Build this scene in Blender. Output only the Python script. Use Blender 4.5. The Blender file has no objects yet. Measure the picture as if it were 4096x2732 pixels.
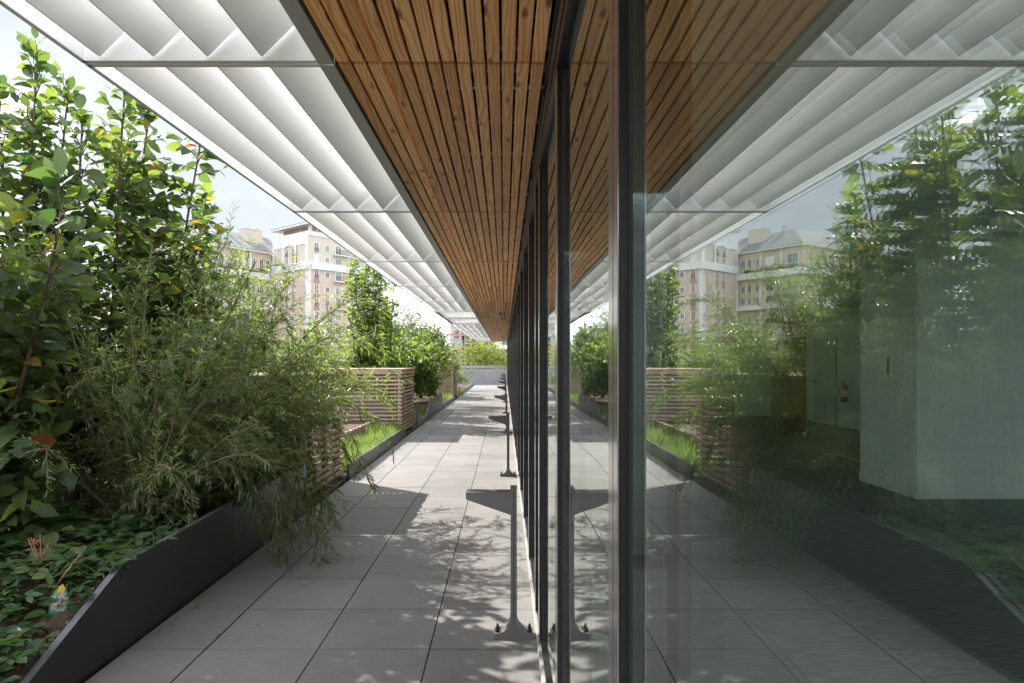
import bpy, math, random
import numpy as np
from mathutils import Vector, Matrix

R = math.radians
C = bpy.context.scene.collection
SC = bpy.context.scene

# ------------------------------------------------------------------ camera
EYE = 1.54
cam_data = bpy.data.cameras.new('camera')
cam = bpy.data.objects.new('camera', cam_data)
C.objects.link(cam)
cam.location = (0, 0, EYE)
cam.rotation_euler = (R(90), 0, 0)
cam_data.sensor_width = 36.0
cam_data.lens = 24.33
cam_data.shift_x = 0.0076
cam_data.shift_y = 0.0200
cam_data.clip_start = 0.02
cam_data.clip_end = 4000
SC.camera = cam

# ------------------------------------------------------------------ sky and sun
SUN_TO = Vector((-0.861, 0.69, 1.0)).normalized()
SUN_EL = math.asin(SUN_TO.z)
SUN_AZ = math.atan2(SUN_TO.x, SUN_TO.y)
world = bpy.data.worlds.new('World')
SC.world = world
world.use_nodes = True
wn, wl = world.node_tree.nodes, world.node_tree.links
for n in list(wn):
    wn.remove(n)
w_out = wn.new('ShaderNodeOutputWorld')
w_bg = wn.new('ShaderNodeBackground')
w_sky = wn.new('ShaderNodeTexSky')
w_sky.sky_type = 'NISHITA'
w_sky.sun_disc = False
w_sky.sun_elevation = SUN_EL
w_sky.sun_rotation = SUN_AZ
w_sky.altitude = 50
w_sky.air_density = 1.0
w_sky.dust_density = 1.6
w_sky.ozone_density = 1.2
# thin bright cloud veil with soft patches, all round the sky
w_tc = wn.new('ShaderNodeTexCoord')
w_map = wn.new('ShaderNodeMapping')
w_map.inputs['Scale'].default_value = (1.0, 1.0, 2.6)
w_no = wn.new('ShaderNodeTexNoise')
w_no.inputs['Scale'].default_value = 2.6
w_no.inputs['Detail'].default_value = 7
w_no.inputs['Roughness'].default_value = 0.56
w_rp = wn.new('ShaderNodeValToRGB')
w_rp.color_ramp.elements[0].position = 0.38
w_rp.color_ramp.elements[0].color = (0.45, 0.45, 0.45, 1)
w_rp.color_ramp.elements[1].position = 0.60
w_rp.color_ramp.elements[1].color = (0.95, 0.95, 0.95, 1)
w_mix = wn.new('ShaderNodeMix')
w_mix.data_type = 'RGBA'
w_mix.inputs[7].default_value = (11.0, 11.2, 11.5, 1)
w_map.inputs['Location'].default_value = (5.0, 2.0, 1.0)
wl.new(w_tc.outputs['Generated'], w_map.inputs['Vector'])
wl.new(w_map.outputs['Vector'], w_no.inputs['Vector'])
wl.new(w_no.outputs['Fac'], w_rp.inputs['Fac'])
wl.new(w_rp.outputs['Color'], w_mix.inputs[0])
wl.new(w_sky.outputs['Color'], w_mix.inputs[6])
w_no2 = wn.new('ShaderNodeTexNoise')
w_no2.inputs['Scale'].default_value = 1.9
w_no2.inputs['Detail'].default_value = 8
w_no2.inputs['Roughness'].default_value = 0.6
w_rp2 = wn.new('ShaderNodeValToRGB')
w_rp2.color_ramp.elements[0].position = 0.34
w_e3 = w_rp2.color_ramp.elements.new(0.48)
w_e3.color = (0.955, 0.955, 0.955, 1)
w_rp2.color_ramp.elements[0].color = (1, 1, 1, 1)
w_rp2.color_ramp.elements[2].position = 0.58
w_rp2.color_ramp.elements[2].color = (0, 0, 0, 1)
w_mix2 = wn.new('ShaderNodeMix')
w_mix2.data_type = 'RGBA'
w_mix2.inputs[7].default_value = (1.48, 1.60, 1.82, 1)
wl.new(w_map.outputs['Vector'], w_no2.inputs['Vector'])
wl.new(w_no2.outputs['Fac'], w_rp2.inputs['Fac'])
wl.new(w_rp2.outputs['Color'], w_mix2.inputs[0])
wl.new(w_mix.outputs[2], w_mix2.inputs[6])
wl.new(w_mix2.outputs[2], w_bg.inputs['Color'])
w_bg.inputs['Strength'].default_value = 0.15
wl.new(w_bg.outputs['Background'], w_out.inputs['Surface'])

sun_data = bpy.data.lights.new('sun', 'SUN')
sun_data.energy = 3.3
sun_data.angle = R(0.5)
sun_data.color = (1.0, 0.955, 0.89)
sun = bpy.data.objects.new('sun', sun_data)
C.objects.link(sun)
sun.location = (-30, 25, 40)
sun.rotation_euler = (-SUN_TO).to_track_quat('-Z', 'Y').to_euler()

SC.view_settings.view_transform = 'Standard'
SC.view_settings.look = 'None'
SC.view_settings.gamma = 1.0
SC.view_settings.use_curve_mapping = False
SC.view_settings.exposure = 1.9
SC.cycles.max_bounces = 14
SC.cycles.diffuse_bounces = 8
SC.cycles.glossy_bounces = 5
SC.cycles.transmission_bounces = 6
SC.cycles.transparent_max_bounces = 24
SC.cycles.caustics_reflective = False
SC.cycles.caustics_refractive = False
SC.cycles.sample_clamp_indirect = 8.0
SC.cycles.use_denoising = True
SC.cycles.denoiser = 'OPENIMAGEDENOISE'
SC.cycles.denoising_input_passes = 'RGB_ALBEDO_NORMAL'
SC.cycles.denoising_prefilter = 'ACCURATE'

# ------------------------------------------------------------------ node helpers
class Mat:
    def __init__(self, name):
        self.m = bpy.data.materials.new(name)
        self.m.use_nodes = True
        self.t = self.m.node_tree
        self.p = self.t.nodes['Principled BSDF']
        self.out = self.t.nodes['Material Output']
    def n(self, kind, **kw):
        nd = self.t.nodes.new(kind)
        for k, v in kw.items():
            setattr(nd, k, v)
        return nd
    def l(self, a, b):
        self.t.links.new(a, b)
    def val(self, **kw):
        for k, v in kw.items():
            self.p.inputs[k.replace('_', ' ')].default_value = v
    def ramp(self, fac, stops, interp='LINEAR'):
        r = self.n('ShaderNodeValToRGB')
        r.color_ramp.interpolation = interp
        e = r.color_ramp.elements
        while len(e) < len(stops):
            e.new(0.5)
        for i, (p, c) in enumerate(stops):
            e[i].position = p
            e[i].color = (c[0], c[1], c[2], 1)
        self.l(fac, r.inputs['Fac'])
        return r.outputs['Color']
    def noise(self, vec, scale, detail=4, rough=0.55, dist=0.0):
        t = self.n('ShaderNodeTexNoise')
        t.inputs['Scale'].default_value = scale
        t.inputs['Detail'].default_value = detail
        t.inputs['Roughness'].default_value = rough
        t.inputs['Distortion'].default_value = dist
        if vec is not None:
            self.l(vec, t.inputs['Vector'])
        return t.outputs['Fac']
    def mix(self, fac, a, b, mode='MIX'):
        x = self.n('ShaderNodeMix', data_type='RGBA', blend_type=mode)
        for sock, v in ((x.inputs[0], fac), (x.inputs[6], a), (x.inputs[7], b)):
            if hasattr(v, 'is_linked') or hasattr(v, 'links'):
                self.l(v, sock)
            elif isinstance(v, (int, float)):
                sock.default_value = v
            else:
                sock.default_value = (v[0], v[1], v[2], 1)
        return x.outputs[2]
    def math(self, op, a, b=None, clamp=False):
        x = self.n('ShaderNodeMath', operation=op, use_clamp=clamp)
        for i, v in enumerate((a, b)):
            if v is None:
                continue
            if hasattr(v, 'links'):
                self.l(v, x.inputs[i])
            else:
                x.inputs[i].default_value = v
        return x.outputs[0]
    def coords(self, which='Object', scale=(1, 1, 1), rand=0.0):
        tc = self.n('ShaderNodeTexCoord')
        mp = self.n('ShaderNodeMapping')
        mp.inputs['Scale'].default_value = scale
        self.l(tc.outputs[which], mp.inputs['Vector'])
        if rand:
            oi = self.n('ShaderNodeObjectInfo')
            mu = self.n('ShaderNodeVectorMath', operation='SCALE')
            cb = self.n('ShaderNodeCombineXYZ')
            for i in range(3):
                self.l(oi.outputs['Random'], cb.inputs[i])
            self.l(cb.outputs[0], mu.inputs[0])
            mu.inputs['Scale'].default_value = rand
            self.l(mu.outputs[0], mp.inputs['Location'])
        return mp.outputs['Vector']
    def pos(self, scale=(1, 1, 1)):
        g = self.n('ShaderNodeNewGeometry')
        mp = self.n('ShaderNodeMapping')
        mp.inputs['Scale'].default_value = scale
        self.l(g.outputs['Position'], mp.inputs['Vector'])
        return mp.outputs['Vector']
    def rnd(self):
        return self.n('ShaderNodeObjectInfo').outputs['Random']
    def bump(self, height, strength=0.3, dist=0.01):
        b = self.n('ShaderNodeBump')
        b.inputs['Strength'].default_value = strength
        b.inputs['Distance'].default_value = dist
        self.l(height, b.inputs['Height'])
        self.l(b.outputs['Normal'], self.p.inputs['Normal'])
    def base(self, sock):
        self.l(sock, self.p.inputs['Base Color'])

def mat_simple(name, col, rough=0.6, metal=0.0, spec=0.5, var=0.15, scale=6.0, bump=0.0):
    m = Mat(name)
    v = m.pos()
    f = m.noise(v, scale, 5)
    a = tuple(c * (1 - var) for c in col)
    b = tuple(min(1, c * (1 + var)) for c in col)
    m.base(m.ramp(f, [(0.3, a), (0.7, b)]))
    m.val(Roughness=rough, Metallic=metal)
    m.p.inputs['Specular IOR Level'].default_value = spec
    if bump:
        m.bump(m.noise(v, scale * 25, 3), bump, 0.004)
    return m.m

M = {}
# paving: pale grey stone-ware, faint blotches and streaks, each slab its own tone
m = Mat('paving_stone')
v = m.pos()
blot = m.noise(v, 1.7, 6, 0.62)
fine = m.noise(v, 160, 3, 0.7)
streak = m.noise(m.pos((2.2, 26, 1)), 1.6, 4, 0.6)
c = m.ramp(blot, [(0.28, (0.138, 0.136, 0.135)), (0.5, (0.174, 0.172, 0.171)), (0.75, (0.200, 0.198, 0.197))])
c = m.mix(0.26, c, m.ramp(fine, [(0.3, (0.075, 0.075, 0.075)), (0.7, (0.33, 0.33, 0.33))]))
c = m.mix(0.10, c, m.ramp(streak, [(0.35, (0.105, 0.103, 0.101)), (0.65, (0.265, 0.26, 0.257))]))
c = m.mix(1.0, c, m.ramp(m.rnd(), [(0, (0.86, 0.86, 0.865)), (1, (1.08, 1.075, 1.07))]), 'MULTIPLY')
c = m.mix(0.55, c, m.ramp(m.noise(v, 26, 5, 0.72), [(0.30, (0.82, 0.82, 0.83)), (0.52, (1.0, 1.0, 1.0)), (0.72, (1.13, 1.12, 1.11))]), 'MULTIPLY')
c = m.mix(0.5, c, m.ramp(m.noise(m.pos((1.0, 1.4, 1)), 3.1, 6, 0.66, 0.8), [(0.34, (0.80, 0.795, 0.79)), (0.50, (1.0, 1.0, 1.0)), (0.68, (1.08, 1.08, 1.08))]), 'MULTIPLY')
stain = m.ramp(m.noise(v, 5.5, 5, 0.7), [(0.56, (1, 1, 1)), (0.74, (0.78, 0.77, 0.75))])
c = m.mix(0.8, c, stain, 'MULTIPLY')
c = m.mix(1.0, c, (1.035, 1.0, 0.965), 'MULTIPLY')
m.base(c)
m.val(Roughness=0.62)
m.bump(fine, 0.12, 0.002)
M['paving'] = m.m

# larch soffit boards: long wavy grain, cathedral figures, dark knots, every board its own tone
def wood(name, lo, mid, hi, knot, sx, sy, rough, bumpk=0.2):
    m = Mat(name)
    v = m.coords('Object', (1, 1, 1), 37.0)
    def scaled(a, b, c_):
        mp = m.n('ShaderNodeMapping')
        mp.inputs['Scale'].default_value = (a, b, c_)
        m.l(v, mp.inputs['Vector'])
        return mp.outputs['Vector']
    vo = m.n('ShaderNodeTexVoronoi')
    vo.inputs['Scale'].default_value = 1.0
    m.l(scaled(11.0, 3.0, 0.5), vo.inputs['Vector'])
    kd = vo.outputs['Distance']
    warp = m.noise(scaled(7, 0.9, 1), 1.0, 2, 0.4)
    sep = m.n('ShaderNodeSeparateXYZ')
    m.l(v, sep.inputs[0])
    ph = m.math('ADD', m.math('MULTIPLY', sep.outputs[0], 260.0), m.math('MULTIPLY', warp, 46.0))
    ph = m.math('ADD', ph, m.math('DIVIDE', 1.3, m.math('ADD', kd, 0.10)))
    ring = m.math('ADD', m.math('MULTIPLY', m.math('SINE', ph), 0.5), 0.5)
    ring = m.math('POWER', ring, 1.9)
    fade = m.noise(scaled(10, 1.3, 2), 1.0, 2)
    ring = m.math('MULTIPLY', ring, m.math('MULTIPLY', fade, 1.5), True)
    ff = m.noise(scaled(150, 4.0, 60), 1.0, 4, 0.6)
    c = m.ramp(ring, [(0.0, hi), (0.5, mid), (1.0, lo)])
    c = m.mix(0.25, c, m.ramp(ff, [(0.3, lo), (0.7, hi)]))
    c = m.mix(m.ramp(kd, [(0.06, (0.95, 0.95, 0.95)), (0.17, (0, 0, 0))]), c, knot)
    tone = m.ramp(m.rnd(), [(0, (0.78, 0.68, 0.60)), (0.35, (0.98, 0.94, 0.90)), (0.85, (1.08, 1.08, 1.08)), (1, (1.05, 1.12, 1.22))])
    c = m.mix(1.0, c, tone, 'MULTIPLY')
    blot = m.noise(scaled(5, 2.0, 2), 1.0, 3)
    c = m.mix(0.5, c, m.ramp(blot, [(0.3, (0.76, 0.70, 0.64)), (0.6, (1.06, 1.06, 1.06))]), 'MULTIPLY')
    m.base(c)
    m.val(Roughness=rough)
    m.bump(m.math('ADD', ring, ff), bumpk, 0.002)
    return m.m
M['larch'] = wood('larch_board', (0.60, 0.20, 0.048), (0.90, 0.43, 0.130), (0.98, 0.63, 0.29), (0.20, 0.055, 0.018), 16, 1.6, 0.55)
M['slat_x'] = mat_simple('weathered_wood', (0.40, 0.29, 0.22), 0.75, var=0.3, scale=9, bump=0.2)
def slat_mat(name, axis):
    m = Mat(name)
    sc = (3, 60, 60) if axis == 'x' else (60, 3, 60)
    v = m.coords('Object', sc, 21.0)
    f = m.noise(v, 1.0, 5, 0.65)
    g = m.noise(m.coords('Object', (2, 2, 2), 9.0), 1.5, 3)
    c = m.ramp(f, [(0.25, (0.28, 0.17, 0.10)), (0.5, (0.47, 0.335, 0.23)), (0.78, (0.60, 0.465, 0.345))])
    c = m.mix(m.ramp(g, [(0.4, (0, 0, 0)), (0.7, (0.6, 0.6, 0.6))]), c, (0.38, 0.315, 0.25))
    c = m.mix(1.0, c, m.ramp(m.rnd(), [(0, (0.78, 0.76, 0.74)), (1, (1.14, 1.13, 1.12))]), 'MULTIPLY')
    m.base(c)
    m.val(Roughness=0.78)
    m.bump(f, 0.3, 0.003)
    return m.m
M['slat_x'] = slat_mat('weathered_slat', 'x')
M['slat_y'] = slat_mat('weathered_slat_side', 'y')
M['batten'] = mat_simple('batten_wood', (0.30, 0.15, 0.075), 0.8, var=0.25, scale=20)
M['brown_wood'] = mat_simple('brown_post_wood', (0.36, 0.19, 0.10), 0.75, var=0.3, scale=14)

def painted(name, col, rough, dust=0.12, metal=0.0, spec=0.5):
    m = Mat(name)
    v = m.pos()
    f = m.noise(v, 2.2, 6, 0.62)
    s = m.noise(m.pos((14, 14, 1.2)), 1.0, 4)
    c = m.mix(m.ramp(f, [(0.42, (0, 0, 0)), (0.8, (dust, dust, dust))]), col, tuple(min(1, x * 1.6 + 0.05) for x in col))
    c = m.mix(0.25, c, m.ramp(s, [(0.35, tuple(x * 0.7 for x in col)), (0.7, tuple(min(1, x * 1.15) for x in col))]))
    m.base(c)
    m.val(Roughness=rough, Metallic=metal)
    m.p.inputs['Specular IOR Level'].default_value = spec
    m.bump(m.noise(v, 420, 2), 0.05, 0.001)
    return m.m
M['louvre'] = mat_simple('white_louvre_paint', (0.78, 0.78, 0.77), 0.42, var=0.015, scale=3)
m = Mat('frosted_sheet')
m.val(Roughness=0.4)
m.p.inputs['Base Color'].default_value = (0.8, 0.8, 0.79, 1)
t_ = m.n('ShaderNodeBsdfTranslucent'); t_.inputs['Color'].default_value = (0.85, 0.85, 0.84, 1)
x_ = m.n('ShaderNodeMixShader'); x_.inputs[0].default_value = 0.6
m.l(m.p.outputs[0], x_.inputs[1]); m.l(t_.outputs[0], x_.inputs[2]); m.l(x_.outputs[0], m.out.inputs['Surface'])
M['frosted'] = m.m
M['louvre_frame'] = painted('grey_frame_paint', (0.42, 0.43, 0.42), 0.45, 0.1)
M['mullion'] = painted('anthracite_mullion', (0.014, 0.014, 0.016), 0.34, 0.12, 0.0, 0.3)
M['mullion_front'] = painted('bronze_grey_front', (0.26, 0.235, 0.23), 0.13, 0.1, 0.7, 0.7)
M['header'] = painted('black_header', (0.012, 0.0115, 0.0115), 0.40, 0.15, 0.0, 0.3)
M['gasket'] = painted('black_gasket', (0.008, 0.008, 0.008), 0.6, 0.2)
M['sill'] = painted('grey_sill', (0.30, 0.29, 0.28), 0.4, 0.3)
M['plate'] = painted('dark_steel_plate', (0.017, 0.0175, 0.020), 0.38, 0.2)
M['rim'] = painted('top_lit_rim', (0.13, 0.135, 0.15), 0.35, 0.4)  # paler than the plate: light from above put into the rim colour
M['joint'] = mat_simple('joint_shade', (0.085, 0.082, 0.078), 0.95, var=0.3, scale=12)  # dark slab edges: shadow of the open joints put into the colour
M['kerb'] = painted('steel_kerb', (0.10, 0.10, 0.103), 0.45, 0.5)
M['bracket'] = painted('bracket_steel', (0.115, 0.108, 0.105), 0.42, 0.4)
M['bolt'] = painted('dark_bolt', (0.03, 0.03, 0.032), 0.35, 0.3, 0.6)
M['galv'] = painted('galvanised_steel', (0.52, 0.54, 0.55), 0.4, 0.3, 0.5)
M['roofdark'] = painted('dark_membrane', (0.012, 0.012, 0.012), 0.9, 0.1, 0, 0.1)
M['rail'] = painted('pale_rail', (0.6, 0.6, 0.58), 0.5)
M['railing'] = painted('pale_grey_railing', (0.33, 0.35, 0.365), 0.45)
M['concrete'] = mat_simple('pale_concrete', (0.24, 0.24, 0.24), 0.85, var=0.15, scale=1.2, bump=0.2)
M['greybox'] = painted('grey_cabinet', (0.45, 0.45, 0.42), 0.5)
M['iwall'] = painted('white_interior_paint', (0.84, 0.86, 0.84), 0.8, 0.05)
M['idoor'] = painted('interior_door_paint', (0.62, 0.64, 0.62), 0.6, 0.05)
M['icol'] = mat_simple('brown_column_veneer', (0.20, 0.11, 0.045), 0.55, var=0.3, scale=5)
M['iceil'] = painted('ceiling_paint', (0.80, 0.80, 0.79), 0.9, 0.05)
M['black'] = painted('black_plastic', (0.012, 0.012, 0.012), 0.4)
M['red'] = painted('red_enamel', (0.45, 0.02, 0.015), 0.3)
M['whitep'] = painted('white_plastic', (0.75, 0.75, 0.73), 0.5)

m = Mat('striped_carpet')
v = m.pos((7, 150, 1))
f = m.noise(v, 1.0, 4, 0.65)
g = m.noise(m.pos(), 0.8, 3)
c = m.ramp(f, [(0.34, (0.06, 0.063, 0.063)), (0.52, (0.26, 0.265, 0.26)), (0.66, (0.60, 0.60, 0.58))])
m.base(m.mix(0.3, c, m.ramp(g, [(0.3, (0.17, 0.17, 0.17)), (0.7, (0.27, 0.27, 0.27))])))
m.val(Roughness=0.95)
m.bump(f, 0.4, 0.004)
M['carpet'] = m.m

# glass: green tinted pane, mirror-like towards grazing
m = Mat('tinted_glass')
lw = m.n('ShaderNodeLayerWeight')
lw.inputs['Blend'].default_value = 0.5
f5 = m.math('POWER', lw.outputs['Facing'], 5.0)
fac = m.math('ADD', m.math('MULTIPLY', f5, 0.74), 0.26, True)
tr = m.n('ShaderNodeBsdfTransparent')
tr.inputs['Color'].default_value = (0.905, 0.97, 0.94, 1)
gl = m.n('ShaderNodeBsdfGlossy')
gl.inputs['Roughness'].default_value = 0.0
gl.inputs['Color'].default_value = (0.93, 0.97, 0.95, 1)
bp = m.n('ShaderNodeBump')
bp.inputs['Strength'].default_value = 0.035
bp.inputs['Distance'].default_value = 0.02
m.l(m.noise(m.pos((1, 1.0, 1.0)), 1.6, 1, 0.4), bp.inputs['Height'])
m.l(bp.outputs['Normal'], gl.inputs['Normal'])
mx = m.n('ShaderNodeMixShader')
m.l(fac, mx.inputs[0])
m.l(tr.outputs[0], mx.inputs[1])
m.l(gl.outputs[0], mx.inputs[2])
m.l(mx.outputs[0], m.out.inputs['Surface'])
M['glass'] = m.m

# soil, bark, city ground
m = Mat('bark_mulch')
v = m.pos()
f = m.noise(v, 34, 6, 0.7, 0.6)
g = m.noise(m.pos((9, 22, 9)), 3.0, 4, 0.7)
c = m.ramp(f, [(0.25, (0.022, 0.014, 0.010)), (0.5, (0.075, 0.045, 0.03)), (0.75, (0.20, 0.135, 0.095))])
m.base(m.mix(0.4, c, m.ramp(g, [(0.3, (0.03, 0.018, 0.012)), (0.75, (0.17, 0.11, 0.08))])))
m.val(Roughness=0.95)
m.bump(f, 0.9, 0.03)
M['soil'] = m.m
M['chip'] = None
m = Mat('bark_chip')
m.base(m.ramp(m.noise(m.pos(), 18, 3), [(0.25, (0.05, 0.028, 0.018)), (0.5, (0.16, 0.10, 0.07)), (0.8, (0.36, 0.27, 0.20))]))
m.val(Roughness=0.9)
M['chip'] = m.m
M['city'] = mat_simple('city_ground', (0.14, 0.15, 0.12), 0.95, var=0.4, scale=0.05)
M['slab'] = mat_simple('slab_dark', (0.03, 0.03, 0.03), 0.9)
M['bark'] = mat_simple('stem_bark', (0.085, 0.055, 0.042), 0.9, var=0.45, scale=40, bump=0.5)
M['willow_bark'] = mat_simple('willow_twig', (0.16, 0.12, 0.06), 0.8, var=0.35, scale=30)
M['cane'] = mat_simple('dry_cane', (0.24, 0.12, 0.07), 0.85, var=0.4, scale=50)

def leaf_mat(name, stops, trans, tw=0.45, rough=0.42, per_object=False, veins=False, spec=0.35):
    m = Mat(name)
    if per_object:
        r = m.rnd()
    else:
        a = m.n('ShaderNodeAttribute', attribute_name='tint')
        r = a.outputs['Fac']
    c = m.ramp(r, stops)
    spot = m.noise(m.coords('Object') if per_object else m.pos(), 30 if not per_object else 14, 3)
    c = m.mix(0.5, c, m.ramp(spot, [(0.3, (0.62, 0.62, 0.6)), (0.7, (1.2, 1.2, 1.15))]), 'MULTIPLY')
    if veins:
        sep = m.n('ShaderNodeSeparateXYZ')
        m.l(m.coords('Object'), sep.inputs[0])
        ax = m.math('ABSOLUTE', sep.outputs[0])
        ph = m.math('SUBTRACT', m.math('MULTIPLY', sep.outputs[1], 62), m.math('MULTIPLY', ax, 48))
        vn = m.math('POWER', m.math('ABSOLUTE', m.math('COSINE', ph)), 14)
        mid = m.math('LESS_THAN', ax, 0.012)
        vv = m.math('MAXIMUM', m.math('MULTIPLY', vn, 0.55), mid)
        c = m.mix(m.math('MULTIPLY', vv, 0.35), c, (0.20, 0.26, 0.10))
        m.bump(m.math('MULTIPLY', vv, -1.0), 0.35, 0.01)
    m.base(c)
    m.val(Roughness=rough)
    m.p.inputs['Specular IOR Level'].default_value = spec
    t = m.n('ShaderNodeBsdfTranslucent')
    tc = m.ramp(r, trans)
    m.l(tc, t.inputs['Color'])
    mx = m.n('ShaderNodeMixShader')
    mx.inputs[0].default_value = tw
    m.l(m.p.outputs[0], mx.inputs[1])
    m.l(t.outputs[0], mx.inputs[2])
    m.l(mx.outputs[0], m.out.inputs['Surface'])
    return m.m
BIG = [(0.0, (0.032, 0.056, 0.028)), (0.45, (0.060, 0.094, 0.040)), (0.97, (0.105, 0.140, 0.05)), (0.988, (0.17, 0.15, 0.04)), (0.996, (0.26, 0.10, 0.03)), (1.0, (0.30, 0.055, 0.025))]
BIGT = [(0.0, (0.07, 0.14, 0.03)), (0.45, (0.16, 0.26, 0.045)), (0.97, (0.33, 0.43, 0.06)), (0.988, (0.48, 0.40, 0.03)), (0.996, (0.55, 0.20, 0.03)), (1.0, (0.55, 0.10, 0.02))]
M['big_leaf'] = leaf_mat('broad_leaf', BIG, BIGT, 0.42, 0.40, True, True)
M['big_leaf_m'] = leaf_mat('broad_leaf_mass', BIG, BIGT, 0.42, 0.40, False)
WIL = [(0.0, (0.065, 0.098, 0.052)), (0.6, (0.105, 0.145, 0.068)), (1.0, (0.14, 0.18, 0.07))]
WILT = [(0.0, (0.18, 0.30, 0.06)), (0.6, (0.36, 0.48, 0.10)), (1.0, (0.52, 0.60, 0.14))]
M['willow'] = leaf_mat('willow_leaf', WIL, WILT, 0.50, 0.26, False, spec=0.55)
BRA = [(0.0, (0.032, 0.066, 0.028)), (0.6, (0.055, 0.102, 0.040)), (1.0, (0.085, 0.138, 0.05))]
BRAT = [(0.0, (0.08, 0.19, 0.03)), (1.0, (0.18, 0.36, 0.05))]
M['bramble'] = leaf_mat('bramble_leaf', BRA, BRAT, 0.32, 0.45, True, True)
M['bramble_m'] = leaf_mat('bramble_leaf_mass', BRA, BRAT, 0.32, 0.45, False)
SHR = [(0.0, (0.042, 0.075, 0.024)), (0.6, (0.065, 0.105, 0.032)), (1.0, (0.11, 0.15, 0.04))]
SHRT = [(0.0, (0.18, 0.30, 0.04)), (0.6, (0.32, 0.46, 0.06)), (1.0, (0.40, 0.48, 0.06))]
M['shrub'] = leaf_mat('shrub_leaf', SHR, SHRT, 0.45, 0.4, False)
PAL = [(0.0, (0.06, 0.085, 0.04)), (0.6, (0.10, 0.125, 0.06)), (1.0, (0.15, 0.17, 0.085))]
PALT = [(0.0, (0.20, 0.30, 0.06)), (1.0, (0.40, 0.48, 0.12))]
M['pale_shrub'] = leaf_mat('pale_shrub_leaf', PAL, PALT, 0.42, 0.45, False)
YEL = [(0.0, (0.06, 0.095, 0.02)), (0.6, (0.12, 0.15, 0.03)), (1.0, (0.24, 0.21, 0.03))]
YELT = [(0.0, (0.25, 0.36, 0.03)), (1.0, (0.60, 0.55, 0.05))]
M['yellow_tree'] = leaf_mat('yellow_green_leaf', YEL, YELT, 0.45, 0.45, False)
GRA = [(0.0, (0.06, 0.10, 0.028)), (0.85, (0.13, 0.18, 0.05)), (1.0, (0.26, 0.22, 0.10))]
GRAT = [(0.0, (0.22, 0.36, 0.05)), (0.85, (0.40, 0.54, 0.10)), (1.0, (0.50, 0.45, 0.18))]
M['grass'] = leaf_mat('grass_blade', GRA, GRAT, 0.45, 0.5, False)

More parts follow.
